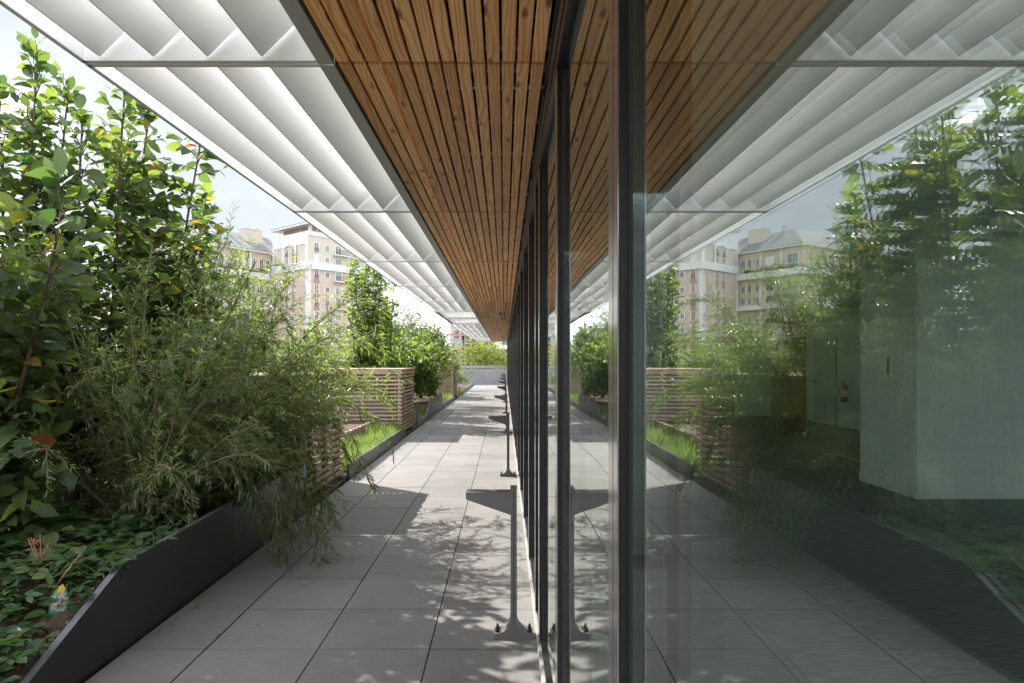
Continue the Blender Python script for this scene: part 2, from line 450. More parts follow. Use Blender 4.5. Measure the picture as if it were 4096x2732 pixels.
# ------------------------------------------------------------------ geometry helpers
class MB:
    def __init__(self):
        self.v, self.f, self.mi = [], [], []
        self.k = 0
    def quad(self, *p):
        b = len(self.v)
        self.v += [tuple(q) for q in p]
        self.f.append(tuple(range(b, b + len(p))))
        self.mi.append(self.k)
    def box(self, x0, x1, y0, y1, z0, z1):
        b = len(self.v)
        self.v += [(x0, y0, z0), (x1, y0, z0), (x1, y1, z0), (x0, y1, z0), (x0, y0, z1), (x1, y0, z1), (x1, y1, z1), (x0, y1, z1)]
        for q in ((0, 3, 2, 1), (4, 5, 6, 7), (0, 1, 5, 4), (1, 2, 6, 5), (2, 3, 7, 6), (3, 0, 4, 7)):
            self.f.append(tuple(b + i for i in q))
            self.mi.append(self.k)
        return self
    def cbox(self, x0, x1, y0, y1, z0, z1, c, axis='z'):
        """box with all four long edges of the given axis chamfered"""
        if axis == 'z':
            pr = [(x0 + c, y0), (x1 - c, y0), (x1, y0 + c), (x1, y1 - c), (x1 - c, y1), (x0 + c, y1), (x0, y1 - c), (x0, y0 + c)]
            self.prism([(a, b, z0) for a, b in pr], (0, 0, z1 - z0))
        elif axis == 'y':
            pr = [(x0 + c, z0), (x1 - c, z0), (x1, z0 + c), (x1, z1 - c), (x1 - c, z1), (x0 + c, z1), (x0, z1 - c), (x0, z0 + c)]
            self.prism([(a, y1, b) for a, b in pr], (0, y0 - y1, 0))
        else:
            pr = [(y0 + c, z0), (y1 - c, z0), (y1, z0 + c), (y1, z1 - c), (y1 - c, z1), (y0 + c, z1), (y0, z1 - c), (y0, z0 + c)]
            self.prism([(x0, a, b) for a, b in pr], (x1 - x0, 0, 0))
        return self
    def prism(self, pts, d):
        b, n = len(self.v), len(pts)
        self.v += [tuple(p) for p in pts] + [(p[0] + d[0], p[1] + d[1], p[2] + d[2]) for p in pts]
        self.f.append(tuple(reversed(range(b, b + n))))
        self.f.append(tuple(range(b + n, b + 2 * n)))
        self.mi += [self.k, self.k]
        for i in range(n):
            j = (i + 1) % n
            self.f.append((b + i, b + j, b + n + j, b + n + i))
            self.mi.append(self.k)
        return self
    def tube(self, pts, rad, n=6, cap=True):
        pts = [Vector(p) for p in pts]
        if not isinstance(rad, (list, tuple)):
            rad = [rad] * len(pts)
        b = len(self.v)
        up = Vector((0, 0, 1))
        for i, p in enumerate(pts):
            t = (pts[min(i + 1, len(pts) - 1)] - pts[max(i - 1, 0)])
            t = t.normalized() if t.length > 1e-9 else Vector((0, 0, 1))
            a = t.cross(up)
            a = t.cross(Vector((1, 0, 0))) if a.length < 0.15 else a
            a.normalize()
            c = t.cross(a)
            for k in range(n):
                an = 2 * math.pi * k / n
                q = p + (a * math.cos(an) + c * math.sin(an)) * rad[i]
                self.v.append((q.x, q.y, q.z))
        for i in range(len(pts) - 1):
            for k in range(n):
                k2 = (k + 1) % n
                self.f.append((b + i * n + k, b + i * n + k2, b + (i + 1) * n + k2, b + (i + 1) * n + k))
                self.mi.append(self.k)
        if cap:
            self.f.append(tuple(reversed([b + k for k in range(n)])))
            self.f.append(tuple(b + (len(pts) - 1) * n + k for k in range(n)))
            self.mi += [self.k, self.k]
        return self
    def mesh(self, name, mats, smooth=False):
        me = bpy.data.meshes.new(name)
        me.from_pydata(self.v, [], self.f)
        for mm in (mats if isinstance(mats, (list, tuple)) else [mats]):
            me.materials.append(mm)
        if any(self.mi):
            me.polygons.foreach_set('material_index', self.mi)
        if smooth:
            me.polygons.foreach_set('use_smooth', [True] * len(me.polygons))
        me.update()
        return me
    def build(self, name, mats, parent=None, smooth=False, loc=None):
        return place(self.mesh(name, mats, smooth), name, parent, loc)

def place(me, name, parent=None, loc=None, rot=None):
    o = bpy.data.objects.new(name, me)
    C.objects.link(o)
    if parent is not None:
        o.parent = parent
    if loc is not None:
        o.location = loc
    if rot is not None:
        o.rotation_euler = rot
    return o

def tag(o, label=None, cat=None, group=None, kind=None):
    if label: o['label'] = label
    if cat: o['category'] = cat
    if group: o['group'] = group
    if kind: o['kind'] = kind
    return o

def thing(name, label, cat, loc=(0, 0, 0), rz=0.0, group=None):
    o = bpy.data.objects.new(name, None)
    C.objects.link(o)
    o.empty_display_size = 0.2
    o.location = loc
    o.rotation_euler = (0, 0, rz)
    return tag(o, label, cat, group)

def struct(name, loc=(0, 0, 0)):
    o = bpy.data.objects.new(name, None)
    C.objects.link(o)
    o.location = loc
    o['kind'] = 'structure'
    return o

# ------------------------------------------------------------------ main dimensions
GX = 0.212           # outer face of the glass
FX = 0.188           # front of the frames
MOD = 2.83           # canopy module
Y0 = 2.868           # first canopy joint in view
ZS = 2.775           # underside of soffit and louvres
XW = -0.70           # edge timber / louvres
XO = -1.742          # outer edge of louvres
YEND = Y0 + 14 * MOD
TERR_END = 46.0

# ------------------------------------------------------------------ ground
mb = MB(); mb.quad((-1500, -300, -8), (1500, -300, -8), (1500, 2500, -8), (-1500, 2500, -8))
tag(mb.build('ground', M['city']), kind='structure')
mb = MB(); mb.box(-6.5, 9.2, -4, TERR_END + 0.4, -7.9, -0.045)
tag(mb.build('terrace_slab', M['slab']), kind='structure')

# paving: one mesh shared by all whole slabs, a narrower one along the planters
paving = struct('paving')
def slab_mesh(w, l):
    g = MB()
    c = 0.001
    x0, x1, y0, y1 = 0.0027, w - 0.0027, 0.0020, l - 0.0020
    g.quad((x0 + c, y0 + c, 0), (x1 - c, y0 + c, 0), (x1 - c, y1 - c, 0), (x0 + c, y1 - c, 0))
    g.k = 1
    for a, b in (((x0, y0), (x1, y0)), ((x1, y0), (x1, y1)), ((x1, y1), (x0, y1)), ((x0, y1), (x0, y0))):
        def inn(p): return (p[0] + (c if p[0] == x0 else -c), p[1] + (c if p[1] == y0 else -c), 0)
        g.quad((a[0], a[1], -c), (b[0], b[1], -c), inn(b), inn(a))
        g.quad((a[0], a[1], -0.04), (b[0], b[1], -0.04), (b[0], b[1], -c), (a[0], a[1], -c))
    return g
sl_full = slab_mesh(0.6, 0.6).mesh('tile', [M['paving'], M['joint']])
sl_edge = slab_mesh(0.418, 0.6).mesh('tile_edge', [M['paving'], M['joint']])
rnd = random.Random(4)
rest = MB()
for k in range(-11, 71):
    y = 3.711 + 0.6 * (k - 0)
    for cidx, x in enumerate((-0.4, -1.0, -1.6, -2.02)):
        me = sl_edge if cidx == 3 else sl_full
        if k < -2:
            w = 0.418 if cidx == 3 else 0.6
            rest.box(x + 0.0035, x + w - 0.0035, y + 0.0018, y + 0.5982, -0.04, 0)
        else:
            place(me, 'tile', paving, (x, y, rnd.uniform(-0.0012, 0.0008)), (rnd.uniform(-.0008, .0008), rnd.uniform(-.0008, .0008), 0))
o = rest.build('paving_behind', M['paving'], paving); o['kind'] = 'stuff'

# ------------------------------------------------------------------ glass wall
wall = thing('glass_wall', 'long glazed wall with black metal frames mirroring the terrace', 'glass wall', (GX, 0, 0))
def wl_(b, name, mats, smooth=False):
    o = b.build(name, mats, wall, smooth)
    o.location = (-GX, 0, 0)
    return o
mull_y = [-1.69, -0.27, 1.15, 2.47, 3.72, 4.18] + [5.29 + 1.415 * i for i in range(29)]
ZH = 2.585
def mullion_mesh():
    g = MB()
    # outer stile: two bars with a dark gap, capped front with a groove
    g.k = 0
    g.cbox(FX + 0.003, GX + 0.10, 0.0, 0.098, 0.03, ZH, 0.002)
    g.k = 1
    g.box(FX, FX + 0.0028, 0.0, 0.043, 0.03, ZH)
    g.box(FX, FX + 0.0028, 0.050, 0.098, 0.03, ZH)
    g.k = 2
    g.box(GX - 0.006, GX + 0.004, -0.010, -0.0002, 0.03, ZH)
    g.box(GX - 0.006, GX + 0.004, 0.0982, 0.108, 0.03, ZH)
    return g
mm_ = mullion_mesh().mesh('mullion', [M['mullion'], M['mullion_front'], M['gasket']])
for y in mull_y:
    o = place(mm_, 'mullion', wall, (-GX, y, 0))
prnd = random.Random(12)
glass_edges = mull_y + [TERR_END]
for a, b in zip(glass_edges[:-1], glass_edges[1:]):
    g = MB(); g.box(GX, GX + 0.028, a + 0.1085, b - 0.0105, 0.045, ZH - 0.03)
    o = wl_(g, 'glass_pane', M['glass'])
    if a > 1.2:
        cy_ = (a + b) / 2
        k_ = prnd.uniform(-0.0012, 0.0012)
        o.rotation_euler = (0, prnd.uniform(-0.0008, 0.0008), k_)
        o.location = (-GX + k_ * cy_, 0, 0)
g = MB()
g.k = 0
g.box(FX + 0.012, GX + 0.10, -3.0, TERR_END, ZH, ZS + 0.02)
g.k = 1
g.box(FX - 0.002, FX + 0.0115, -3.0, TERR_END, ZH + 0.004, ZH + 0.05)
g.box(FX - 0.006, FX + 0.0115, -3.0, TERR_END, ZH + 0.062, ZH + 0.125)
g.k = 2
g.box(FX - 0.012, FX + 0.0115, -3.0, TERR_END, ZS - 0.03, ZS - 0.004)
wl_(g, 'header', [M['header'], M['mullion'], M['header']])
g = MB()
for i in range(32):
    y = -2.6 + i * 1.415
    g.box(FX - 0.016, FX + 0.004, y, y + 0.07, ZH + 0.13, ZS - 0.032)
o = wl_(g, 'header_clip', M['gasket'])
g = MB()
g.k = 0
g.prism([(FX - 0.010, -3, -0.01), (GX + 0.1, -3, -0.01), (GX + 0.1, -3, 0.03), (FX - 0.004, -3, 0.024), (FX - 0.010, -3, 0.018)], (0, TERR_END + 3, 0))
g.k = 1
g.box(FX + 0.008, GX + 0.05, -2.99, TERR_END, 0.0302, 0.045)
wl_(g, 'sill', [M['sill'], M['mullion']])

# ------------------------------------------------------------------ rooms behind the glass
mb = MB(); mb.box(GX + 0.101, 9.0, -3.4, TERR_END, -0.04, 0.012)
tag(mb.build('carpet_floor', M['carpet']), kind='structure')
mb = MB(); mb.box(GX + 0.101, 9.0, -3.4, TERR_END, 2.82, 2.92)
tag(mb.build('ceiling', M['iceil']), kind='structure')
mb = MB(); mb.box(XW - 0.0035, 9.2, -3.5, YEND, 3.02, 3.3)
tag(mb.build('roof', M['roofdark']), kind='structure')
def iwall(name, label, x0, x1, y0, y1, z0=0.013, z1=2.818, mat='iwall', skirt=None, cat='wall'):
    t = thing(name, label, cat, (x0, y0, 0))
    g = MB(); g.box(0, x1 - x0, 0, y1 - y0, z0, z1)
    g.build('wall_panel' if cat == 'wall' else 'shaft', M[mat], t)
    if skirt:
        g = MB(); g.box(-0.012, x1 - x0, -0.012, 0.0, z0, z0 + 0.10)
        g.box(-0.012, -0.0001, 0.0001, y1 - y0, z0, z0 + 0.10)
        g.build('skirting', M[mat], t)
    return t
blk = iwall('interior_wall', 'white projecting wall block on the carpet, seen through the glass', 4.6, 9.0, 7.72, 8.94, skirt=True)
g = MB(); g.box(-0.014, -0.001, 0.55, 0.575, 1.40, 1.60); g.build('switch', M['black'], blk)
dw = iwall('interior_wall', 'pale wall with a flush door at the back of the room behind glass', 7.95, 8.2, 11.0, 19.6)
g = MB(); g.box(-0.02, -0.001, 5.55, 6.75, 0.014, 2.1); d_ = g.build('door', M['idoor'], dw)
g = MB(); g.box(-0.075, -0.021, 6.60, 6.66, 1.02, 1.07); g.box(-0.075, -0.055, 6.45, 6.60, 1.03, 1.06); g.build('handle', M['black'], d_)
g = MB(); g.box(-0.012, -0.001, 5.53, 5.548, 0.014, 2.12); g.box(-0.012, -0.001, 6.752, 6.77, 0.014, 2.12); g.build('door_frame', M['black'], dw)
iwall('interior_wall', 'white wall at the far dark end of the room behind glass', 0.4, 9.0, 30.0, 30.2)
iwall('interior_wall', 'white wall strip left of the brown column behind glass', 6.6, 7.9, 19.6, 19.8)
iwall('interior_wall', 'long side wall closing the dark room on its far side', 9.001, 9.2, 7.72, 46.0)
iwall('interior_wall', 'white side wall of the room nearest the camera behind glass', 0.5, 9.0, -3.4, -3.2)
iwall('interior_wall', 'low parapet wall under the added rear window of the near room', 8.82, 8.98, -3.19, 7.7, 0.013, 0.3)
g = MB(); g.box(8.89, 8.91, -3.19, 7.7, 0.301, 2.818)
tag(g.build('added_rear_window', M['glass']), 'added unseen rear window pane letting daylight into the near room', 'window')  # out-of-view window added to brighten the carpet and room
iwall('interior_column', 'brown veneered square column standing on the carpet behind glass', 5.9, 6.45, 14.77, 15.3, mat='icol', cat='column')
post = iwall('interior_post', 'slim white post close behind the large front window pane', 0.605, 0.735, 3.0, 3.04, cat='column')
g = MB(); g.box(-0.0, 0.20, -0.03, 0.07, 0.0135, 0.30); g.build('plinth', M['iwall'], post)

ext = thing('fire_extinguisher', 'fire extinguisher hung on the pale wall beside the flush door', 'fire extinguisher', (7.83, 15.92, 0.62))
g = MB(); g.tube([(0, 0, 0), (0, 0, 0.02), (0, 0, 0.36), (0, 0, 0.42), (0, 0, 0.45)], [0.075, 0.08, 0.08, 0.055, 0.025], 14); g.build('body', M['red'], ext, True)
g = MB(); g.box(-0.09, 0.03, -0.012, 0.012, 0.46, 0.485); g.box(-0.075, 0.03, -0.012, 0.012, 0.50, 0.52); g.build('handle', M['black'], ext)
g = MB(); g.tube([(-0.03, 0, 0.47), (-0.11, 0, 0.44), (-0.12, 0, 0.3), (-0.1, 0, 0.12)], 0.012, 6); g.build('hose', M['black'], ext, True)
g = MB(); g.tube([(0, 0, 0.12), (0, 0, 0.28)], 0.0812, 14, False); g.build('sticker', M['whitep'], ext, True)

# ------------------------------------------------------------------ timber soffit
soff = thing('timber_soffit', 'slatted larch ceiling boards over the terrace between louvres and glass', 'ceiling', (XW, 0, ZS))
NB = 14
pitch = (FX - 0.012 - XW - 0.012) / NB
def board_mesh(l):
    g = MB()
    w = pitch - 0.0098
    g.cbox(0, w, 0, l, 0, 0.022, 0.002, 'y')
    return g.mesh('board', M['larch'])
bm_full, bm_a, bm_b = board_mesh(MOD - 0.028), board_mesh(MOD * 0.42), board_mesh(MOD * 0.58 - 0.024)
rnd = random.Random(8)
for j in range(-1, 15):
    y0 = Y0 + MOD * (j - 1)
    for i in range(NB):
        x = 0.012 + i * pitch
        dz = rnd.uniform(-0.001, 0.0012)
        dx = rnd.uniform(-0.0012, 0.0012)
        if j in (5, 6, 7, 8, 9, 10, 12) and rnd.random() < 0.16:
            place(bm_a, 'board', soff, (x + dx, y0 + 0.006, dz))
            place(bm_b, 'board', soff, (x + dx, y0 + 0.006 + MOD * 0.42 + 0.002, dz))
        else:
            place(bm_full, 'board', soff, (x + dx, y0 + 0.006, dz))
    for yb in (0.10, 0.75, 1.45, 2.1, 2.72):
        g = MB(); g.box(0.002, FX - XW - 0.004, y0 + yb, y0 + yb + 0.045, 0.0245, 0.06)
        g.build('batten', M['batten'], soff)
    for yr in (0.30, 1.32, 2.34):
        g = MB(); g.box(0.30, FX - XW - 0.006, y0 + yr, y0 + yr + 0.028, 0.0245, 0.034)
        g.build('clip_rail', M['rail'], soff)
    g = MB(); g.box(0.52, 0.548, y0 + 0.02, y0 + MOD - 0.02, 0.062, 0.08)
    g.build('clip_rail', M['rail'], soff)

# small spotlights hung under the boards with a loop of cable
for i, (x, y, lab) in enumerate(((-0.10, 17.4, 'small tubular spotlight under the boards, the larger of the two'), (-0.12, 33.5, 'tiny tubular spotlight under the boards far along the soffit'))):
    s = thing('soffit_spotlight', lab, 'spotlight', (x, y, ZS - 0.14), 0, 'spotlights under the soffit')
    g = MB(); g.tube([(0, 0, 0), (0, 0, 0.138)], [0.03, 0.03], 12); g.build('lamp_body', M['galv'], s, True)
    g = MB(); g.tube([(0, 0, -0.012), (0, 0, -0.0005)], [0.026, 0.031], 12); g.build('lens', M['whitep'], s, True)
    g = MB(); g.tube([(0.02, 0, 0.0), (0.05, 0, -0.03), (0.10, 0, -0.035), (0.12, 0, 0.02), (0.10, 0, 0.09), (0.095, 0, 0.138)], 0.008, 6); g.build('cable', M['black'], s, True)

# ------------------------------------------------------------------ louvred canopy
can = thing('louvred_canopy', 'white metal sun louvre canopy along the outer edge of the soffit', 'canopy', (XO, 0, ZS))
def blade_mesh(l):
    g = MB()
    g.prism([(0, l, 0), (0.006, l, 0.0), (0.140, l, 0.134), (0.136, l, 0.138), (0, l, 0.004)], (0, -l, 0))
    return g.mesh('blade', M['louvre'])
L = MOD - 0.075
bl = blade_mesh(L)
fin = MB(); fin.box(0, 0.004, 0, L, 0.0, 0.10); finm = fin.mesh('fin', M['louvre'])
for j in range(-1, 15):
    y0 = Y0 + MOD * (j - 1)
    p = bpy.data.objects.new('louvre_panel', None); C.objects.link(p); p.parent = can
    p.location = (0, y0, 0)
    dense = j in (6, 7, 13, 14)
    for ye in (0.006, MOD - 0.032):
        g = MB()
        if not dense:
            g.box(0.009, XW - XO - 0.075, ye + 0.008, ye + 0.014, 0.012, 0.24)
            g.box(0.009, XW - XO - 0.035, ye, ye + 0.026, 0.0, 0.0115)
        else:
            g.box(0.009, XW - XO - 0.035, ye - 0.0 if ye < 1 else ye - 0.05, ye + 0.05 if ye < 1 else ye + 0.026, 0.0, 0.05)
        g.build('end_plate', M['louvre'] if not dense else M['louvre'], p)
    g = MB(); g.prism([(0, MOD - 0.002, 0), (0.022, MOD - 0.002, 0), (0.022, MOD - 0.002, 0.006), (0.008, MOD - 0.002, 0.006), (0.008, MOD - 0.002, 0.25), (0, MOD - 0.002, 0.25)], (0, -MOD + 0.004, 0))
    g.build('fascia', M['louvre_frame'] if dense else M['louvre'], p)
    g = MB()
    w = XW - XO
    g.prism([(w - 0.068, MOD - 0.004, -0.004), (w - 0.004, MOD - 0.004, -0.004), (w - 0.004, MOD - 0.004, 0.243), (w - 0.010, MOD - 0.004, 0.243), (w - 0.010, MOD - 0.004, 0.002), (w - 0.068, MOD - 0.004, 0.002)], (0, -MOD + 0.008, 0))
    g.build('edge_angle', M['louvre_frame'], p)
    if not dense:
        for xb in (0.085, 0.306, 0.526, 0.748):
            place(bl, 'blade', p, (xb, 0.0365, 0.014))
    else:
        for q in range(13):
            place(finm, 'fin', p, (0.05 + q * 0.073, 0.0365, 0.052))
        g = MB(); g.quad((0.02, 0.04, 0.204), (w - 0.08, 0.04, 0.204), (w - 0.08, MOD - 0.04, 0.204), (0.02, MOD - 0.04, 0.204))
        g.build('top_sheet', M['frosted'], p)

# ------------------------------------------------------------------ planters, soil, kerbs
def edge_profile(pts, name, parent, mat, x=-2.03, th=0.03):
    g = MB()
    n = len(pts)
    poly = [(x - th, y, z) for y, z in pts] + [(x - th, pts[-1][0], -0.03), (x - th, pts[0][0], -0.03)]
    g.prism(poly, (th, 0, 0))
    return g.build(name, M[mat], parent)
def lip(pts, parent, mat, x=-2.03):
    g = MB()
    for (ya, za), (yb, zb) in zip(pts[:-1], pts[1:]):
        g.prism([(x - 0.034, ya, za + 0.0005), (x + 0.0008, ya, za + 0.0005), (x + 0.0008, ya, za + 0.005), (x - 0.034, ya, za + 0.005)], (0, yb - ya, zb - za))
    return g.build('rim', M[mat], parent)
def kerb(ya, yb, parent, x=-2.03, h=0.15):
    g = MB()
    pr = [(x - 0.055, -0.03), (x, -0.03), (x, h - 0.035), (x - 0.004, h - 0.014), (x - 0.014, h - 0.003), (x - 0.0275, h), (x - 0.041, h - 0.003), (x - 0.051, h - 0.014), (x - 0.055, h - 0.035)]
    g.prism([(a, yb, b) for a, b in pr], (0, ya - yb, 0))
    return g.build('kerb', M['kerb'], parent)

pl = thing('steel_planter', 'dark steel planter edge rising from the floor beside the bramble bed', 'planter', (0, 0, 0), 0, 'steel planter edges along the terrace')
a_ = [(2.78, 0.10), (3.70, 0.464), (5.17, 0.484)]
b_ = [(5.176, 0.484), (7.12, 0.492)]
edge_profile(a_, 'steel_plate', pl, 'plate'); lip(a_, pl, 'rim')
edge_profile(b_, 'steel_plate', pl, 'plate'); lip(b_, pl, 'rim')
kerb(-3.0, 2.775, pl, h=0.12)
pl = thing('steel_planter', 'low steel kerb holding the grass strip between two wooden boxes', 'planter', (0, 0, 0), 0, 'steel planter edges along the terrace')
kerb(9.08, 14.15, pl, h=0.2)
pl = thing('steel_planter', 'steel planter edge with sloping ends beyond the second wooden box', 'planter', (0, 0, 0), 0, 'steel planter edges along the terrace')
c_ = [(16.22, 0.46), (17.0, 0.15)]
edge_profile(c_, 'steel_plate', pl, 'kerb')
kerb(17.005, 18.05, pl)
d_ = [(18.055, 0.15), (18.95, 0.49), (20.8, 0.51)]
e_ = [(20.806, 0.51), (22.55, 0.53), (22.95, 0.15)]
edge_profile(d_, 'steel_plate', pl, 'kerb'); lip(d_, pl, 'kerb')
edge_profile(e_, 'steel_plate', pl, 'kerb'); lip(e_, pl, 'kerb')
kerb(22.955, 28.4, pl)
pl = thing('steel_planter', 'farthest steel planter edge ending at the grey railing', 'planter', (0, 0, 0), 0, 'steel planter edges along the terrace')
f_ = [(31.3, 0.46), (32.1, 0.15)]
edge_profile(f_, 'steel_plate', pl, 'kerb'); kerb(32.105, 46.0, pl)

def soil_z(y):
    ys = [-4, 2.5, 3.8, 7.1, 7.11, 9.05, 9.06, 14.2, 14.21, 16.2, 17, 18, 19, 22.6, 23, 28.5, 31.2, 46]
    zs = [0.02, 0.08, 0.39, 0.41, 0.0, 0.0, 0.10, 0.10, 0.0, 0.0, 0.06, 0.06, 0.42, 0.44, 0.08, 0.06, 0.0, 0.06]
    return float(np.interp(y, ys, zs))
rng = np.random.default_rng(11)
g = MB()
nx, ny = 26, 260
ys = np.linspace(-3.9, 46.2, ny)
xs = np.linspace(-6.4, -2.055, nx)
from mathutils import noise as mnoise
for iy in range(ny):
    for ix in range(nx):
        h = soil_z(ys[iy])
        nz = mnoise.noise((xs[ix] * 1.6, ys[iy] * 1.6, 0)) * 0.05 + mnoise.noise((xs[ix] * 6, ys[iy] * 6, 3)) * 0.018
        g.v.append((xs[ix], ys[iy], h + nz * (0.4 if ix > nx - 3 else 1) - (0.02 if h > 0.02 else 0.06)))
for iy in range(ny - 1):
    for ix in range(nx - 1):
        a = iy * nx + ix
        g.f.append((a, a + 1, a + nx + 1, a + nx)); g.mi.append(0)
tag(g.build('soil', M['soil'], None, True), kind='structure')
g = MB(); g.box(-6.55, -6.41, -4, TERR_END + 0.4, -0.05, 0.9)
tag(g.build('parapet', M['concrete']), 'concrete parapet at the outer edge of the planting bed', 'parapet')

# plank fronted bed behind the grass strip
pb = thing('plank_bed', 'low raised bed of upright grey planks behind the grass strip', 'planter', (-2.62, 9.4, 0))
for i in range(44):
    g = MB(); g.cbox(-0.02, 0.02, i * 0.105, i * 0.105 + 0.097, 0.02, 0.37 + 0.012 * math.sin(i * 2.3), 0.004)
    g.build('plank', M['slat_y'], pb)
g = MB(); g.box(-0.9, -0.0205, 0, 4.6, 0.02, 0.33); g.build('earth_fill', M['soil'], pb)

# ------------------------------------------------------------------ slatted wooden boxes
def slat_box(y0, y1, label, detail=True):
    x1, x0 = -2.10, -4.0
    t = thing('slatted_box', label, 'wooden enclosure', (x1, y0, 0), 0, 'slatted wooden boxes along the terrace')
    W, D = x1 - x0, y1 - y0
    rr = random.Random(int(y0 * 10))
    sx = MB(); sx.cbox(-W, 0, 0, 0.028, 0, 0.042, 0.004, 'x'); mx_ = sx.mesh('slat_front', M['slat_x'])
    sy = MB(); sy.cbox(-0.028, 0, 0, D - 0.060, 0, 0.042, 0.004, 'y'); my_ = sy.mesh('slat_side', M['slat_y'])
    for i in range(15):
        z = 0.10 + i * 0.0795
        place(mx_, 'slat', t, (rr.uniform(-.002, .002), 0, z))
        place(mx_, 'slat', t, (0, D - 0.028, z))
        place(my_, 'slat', t, (rr.uniform(-.002, .002), 0.030, z))
        if detail:
            place(my_, 'slat', t, (-W + 0.028, 0.030, z))
    # double top rail
    for z in (1.287, 1.3325):
        g = MB(); g.cbox(-W, 0.002, -0.004, 0.028, z, z + 0.0445, 0.003, 'x'); g.build('top_rail', M['slat_x'], t)
        g = MB(); g.cbox(-0.028, 0.002, 0.0285, D, z, z + 0.0445, 0.003, 'y'); g.build('top_rail', M['slat_y'], t)
    tb = MB(); tb.cbox(-W - 0.01, 0.016, 0, 0.060, 0, 0.022, 0.002, 'x'); tm = tb.mesh('lid_board', M['slat_x'])
    n = int((D + 0.02) / 0.066)
    for i in range(n):
        place(tm, 'lid_board', t, (rr.uniform(-.012, .012), -0.008 + i * 0.066, 1.3785 + rr.uniform(-.001, .001)))
    g = MB(); g.box(-W + 0.03, -0.03, 0.03, D - 0.03, 1.350, 1.366); g.build('lid_lining', M['roofdark'], t)
    for xx in (-0.085, -W + 0.035):
        for yy in (0.0295, D - 0.08):
            g = MB()
            g.box(xx, xx + 0.05, yy, yy + 0.005, 0.0, 1.286); g.box(xx + 0.045, xx + 0.05, yy + 0.0051, yy + 0.05, 0.0, 1.286)
            g.build('corner_post', M['galv'], t)
    for xx in (-0.17, -0.75, -1.35):
        g = MB(); g.box(xx, xx + 0.045, 0.031, 0.076, 0.0, 1.286); g.build('inner_post', M['brown_wood'], t)
    for yy in (0.5, 1.1):
        g = MB(); g.box(-0.075, -0.030, yy, yy + 0.045, 0.0, 1.286); g.build('inner_post', M['brown_wood'], t)
    g = MB(); g.cbox(-W + 0.25, -0.32, 0.35, D - 0.3, 0.02, 1.02, 0.02); g.build('inner_cabinet', M['greybox'], t)
    g = MB(); g.box(-W, 0.03, -0.02, D, -0.03, 0.012); g.build('base_frame', M['soil'], t)
    return t
slat_box(7.14, 9.05, 'weathered slatted wooden box half hidden by drooping willow')
slat_box(14.2, 16.2, 'weathered slatted wooden box in full view behind the grass strip')
slat_box(28.6, 31.2, 'farthest slatted wooden box, partly hidden by fine leaved shrubs', False)

# ------------------------------------------------------------------ black steel brackets along the glass
def arc(cx, cz, r, a0, a1, n=6):
    return [(cx + r * math.cos(R(a0 + (a1 - a0) * i / n)), cz + r * math.sin(R(a0 + (a1 - a0) * i / n))) for i in range(n + 1)]
def make_bracket():
    t = thing('steel_bracket', 'x', 'bracket', (0.053, 3.86, 0.0), 0, 'steel brackets standing along the glass')
    g = MB()
    # flared foot and post, one outline
    right = [(0.110, 0.0), (0.110, 0.020), (0.104, 0.032)] + arc(0.098, 0.112, 0.08, -90, -180)[0:]
    left = [(-x, z) for x, z in reversed(right)]
    pts = right + [(0.0175, 0.3), (0.0165, 0.832), (-0.0165, 0.832), (-0.0175, 0.3)] + left
    g.prism([(x, 0.050, z) for x, z in pts], (0, -0.100, 0))
    g.build('post', M['bracket'], t)
    g = MB(); g.box(-0.002, 0.002, -0.0515, -0.0503, 0.12, 0.825); g.box(0.0166, 0.0175, -0.03, 0.03, 0.14, 0.8); g.build('weld_seam', M['gasket'], t)
    g = MB()
    g.prism([(-0.0168, 0.048, 0.815), (-0.0168, 0.048, 0.690), (-0.262, 0.048, 0.775), (-0.266, 0.048, 0.781), (-0.266, 0.048, 0.812), (-0.262, 0.048, 0.816)], (0, -0.096, 0))
    g.build('arm', M['bracket'], t)
    g = MB(); g.box(-0.0185, 0.0185, -0.052, 0.052, 0.8323, 0.838); g.build('cap', M['bracket'], t)
    for sx in (-0.09, 0.09):
        for sy in (-0.026, 0.026):
            g = MB()
            g.tube([(sx, sy, 0.030), (sx, sy, 0.046)], 0.011, 6); g.tube([(sx, sy, 0.0462), (sx, sy, 0.060)], 0.006, 8)
            g.build('bolt', M['bolt'], t)
    return t
def copy_tree(o, parent=None):
    c = o.copy(); C.objects.link(c); c.parent = parent
    for ch in [q for q in bpy.data.objects if q.parent == o]:
        copy_tree(ch, c)
    return c
br0 = make_bracket()
ord_ = ['nearest', 'second', 'third', 'fourth', 'fifth', 'sixth', 'seventh', 'eighth']
for i in range(8):
    b = br0 if i == 0 else copy_tree(br0)
    b.location = (0.053, 3.89 + i * 5.66 - (0.2 if i else 0), 0.0)
    b['label'] = 'black steel bracket with triangular arm beside the glass, ' + ord_[i] + (' and largest' if i == 0 else ' counted from the near one')

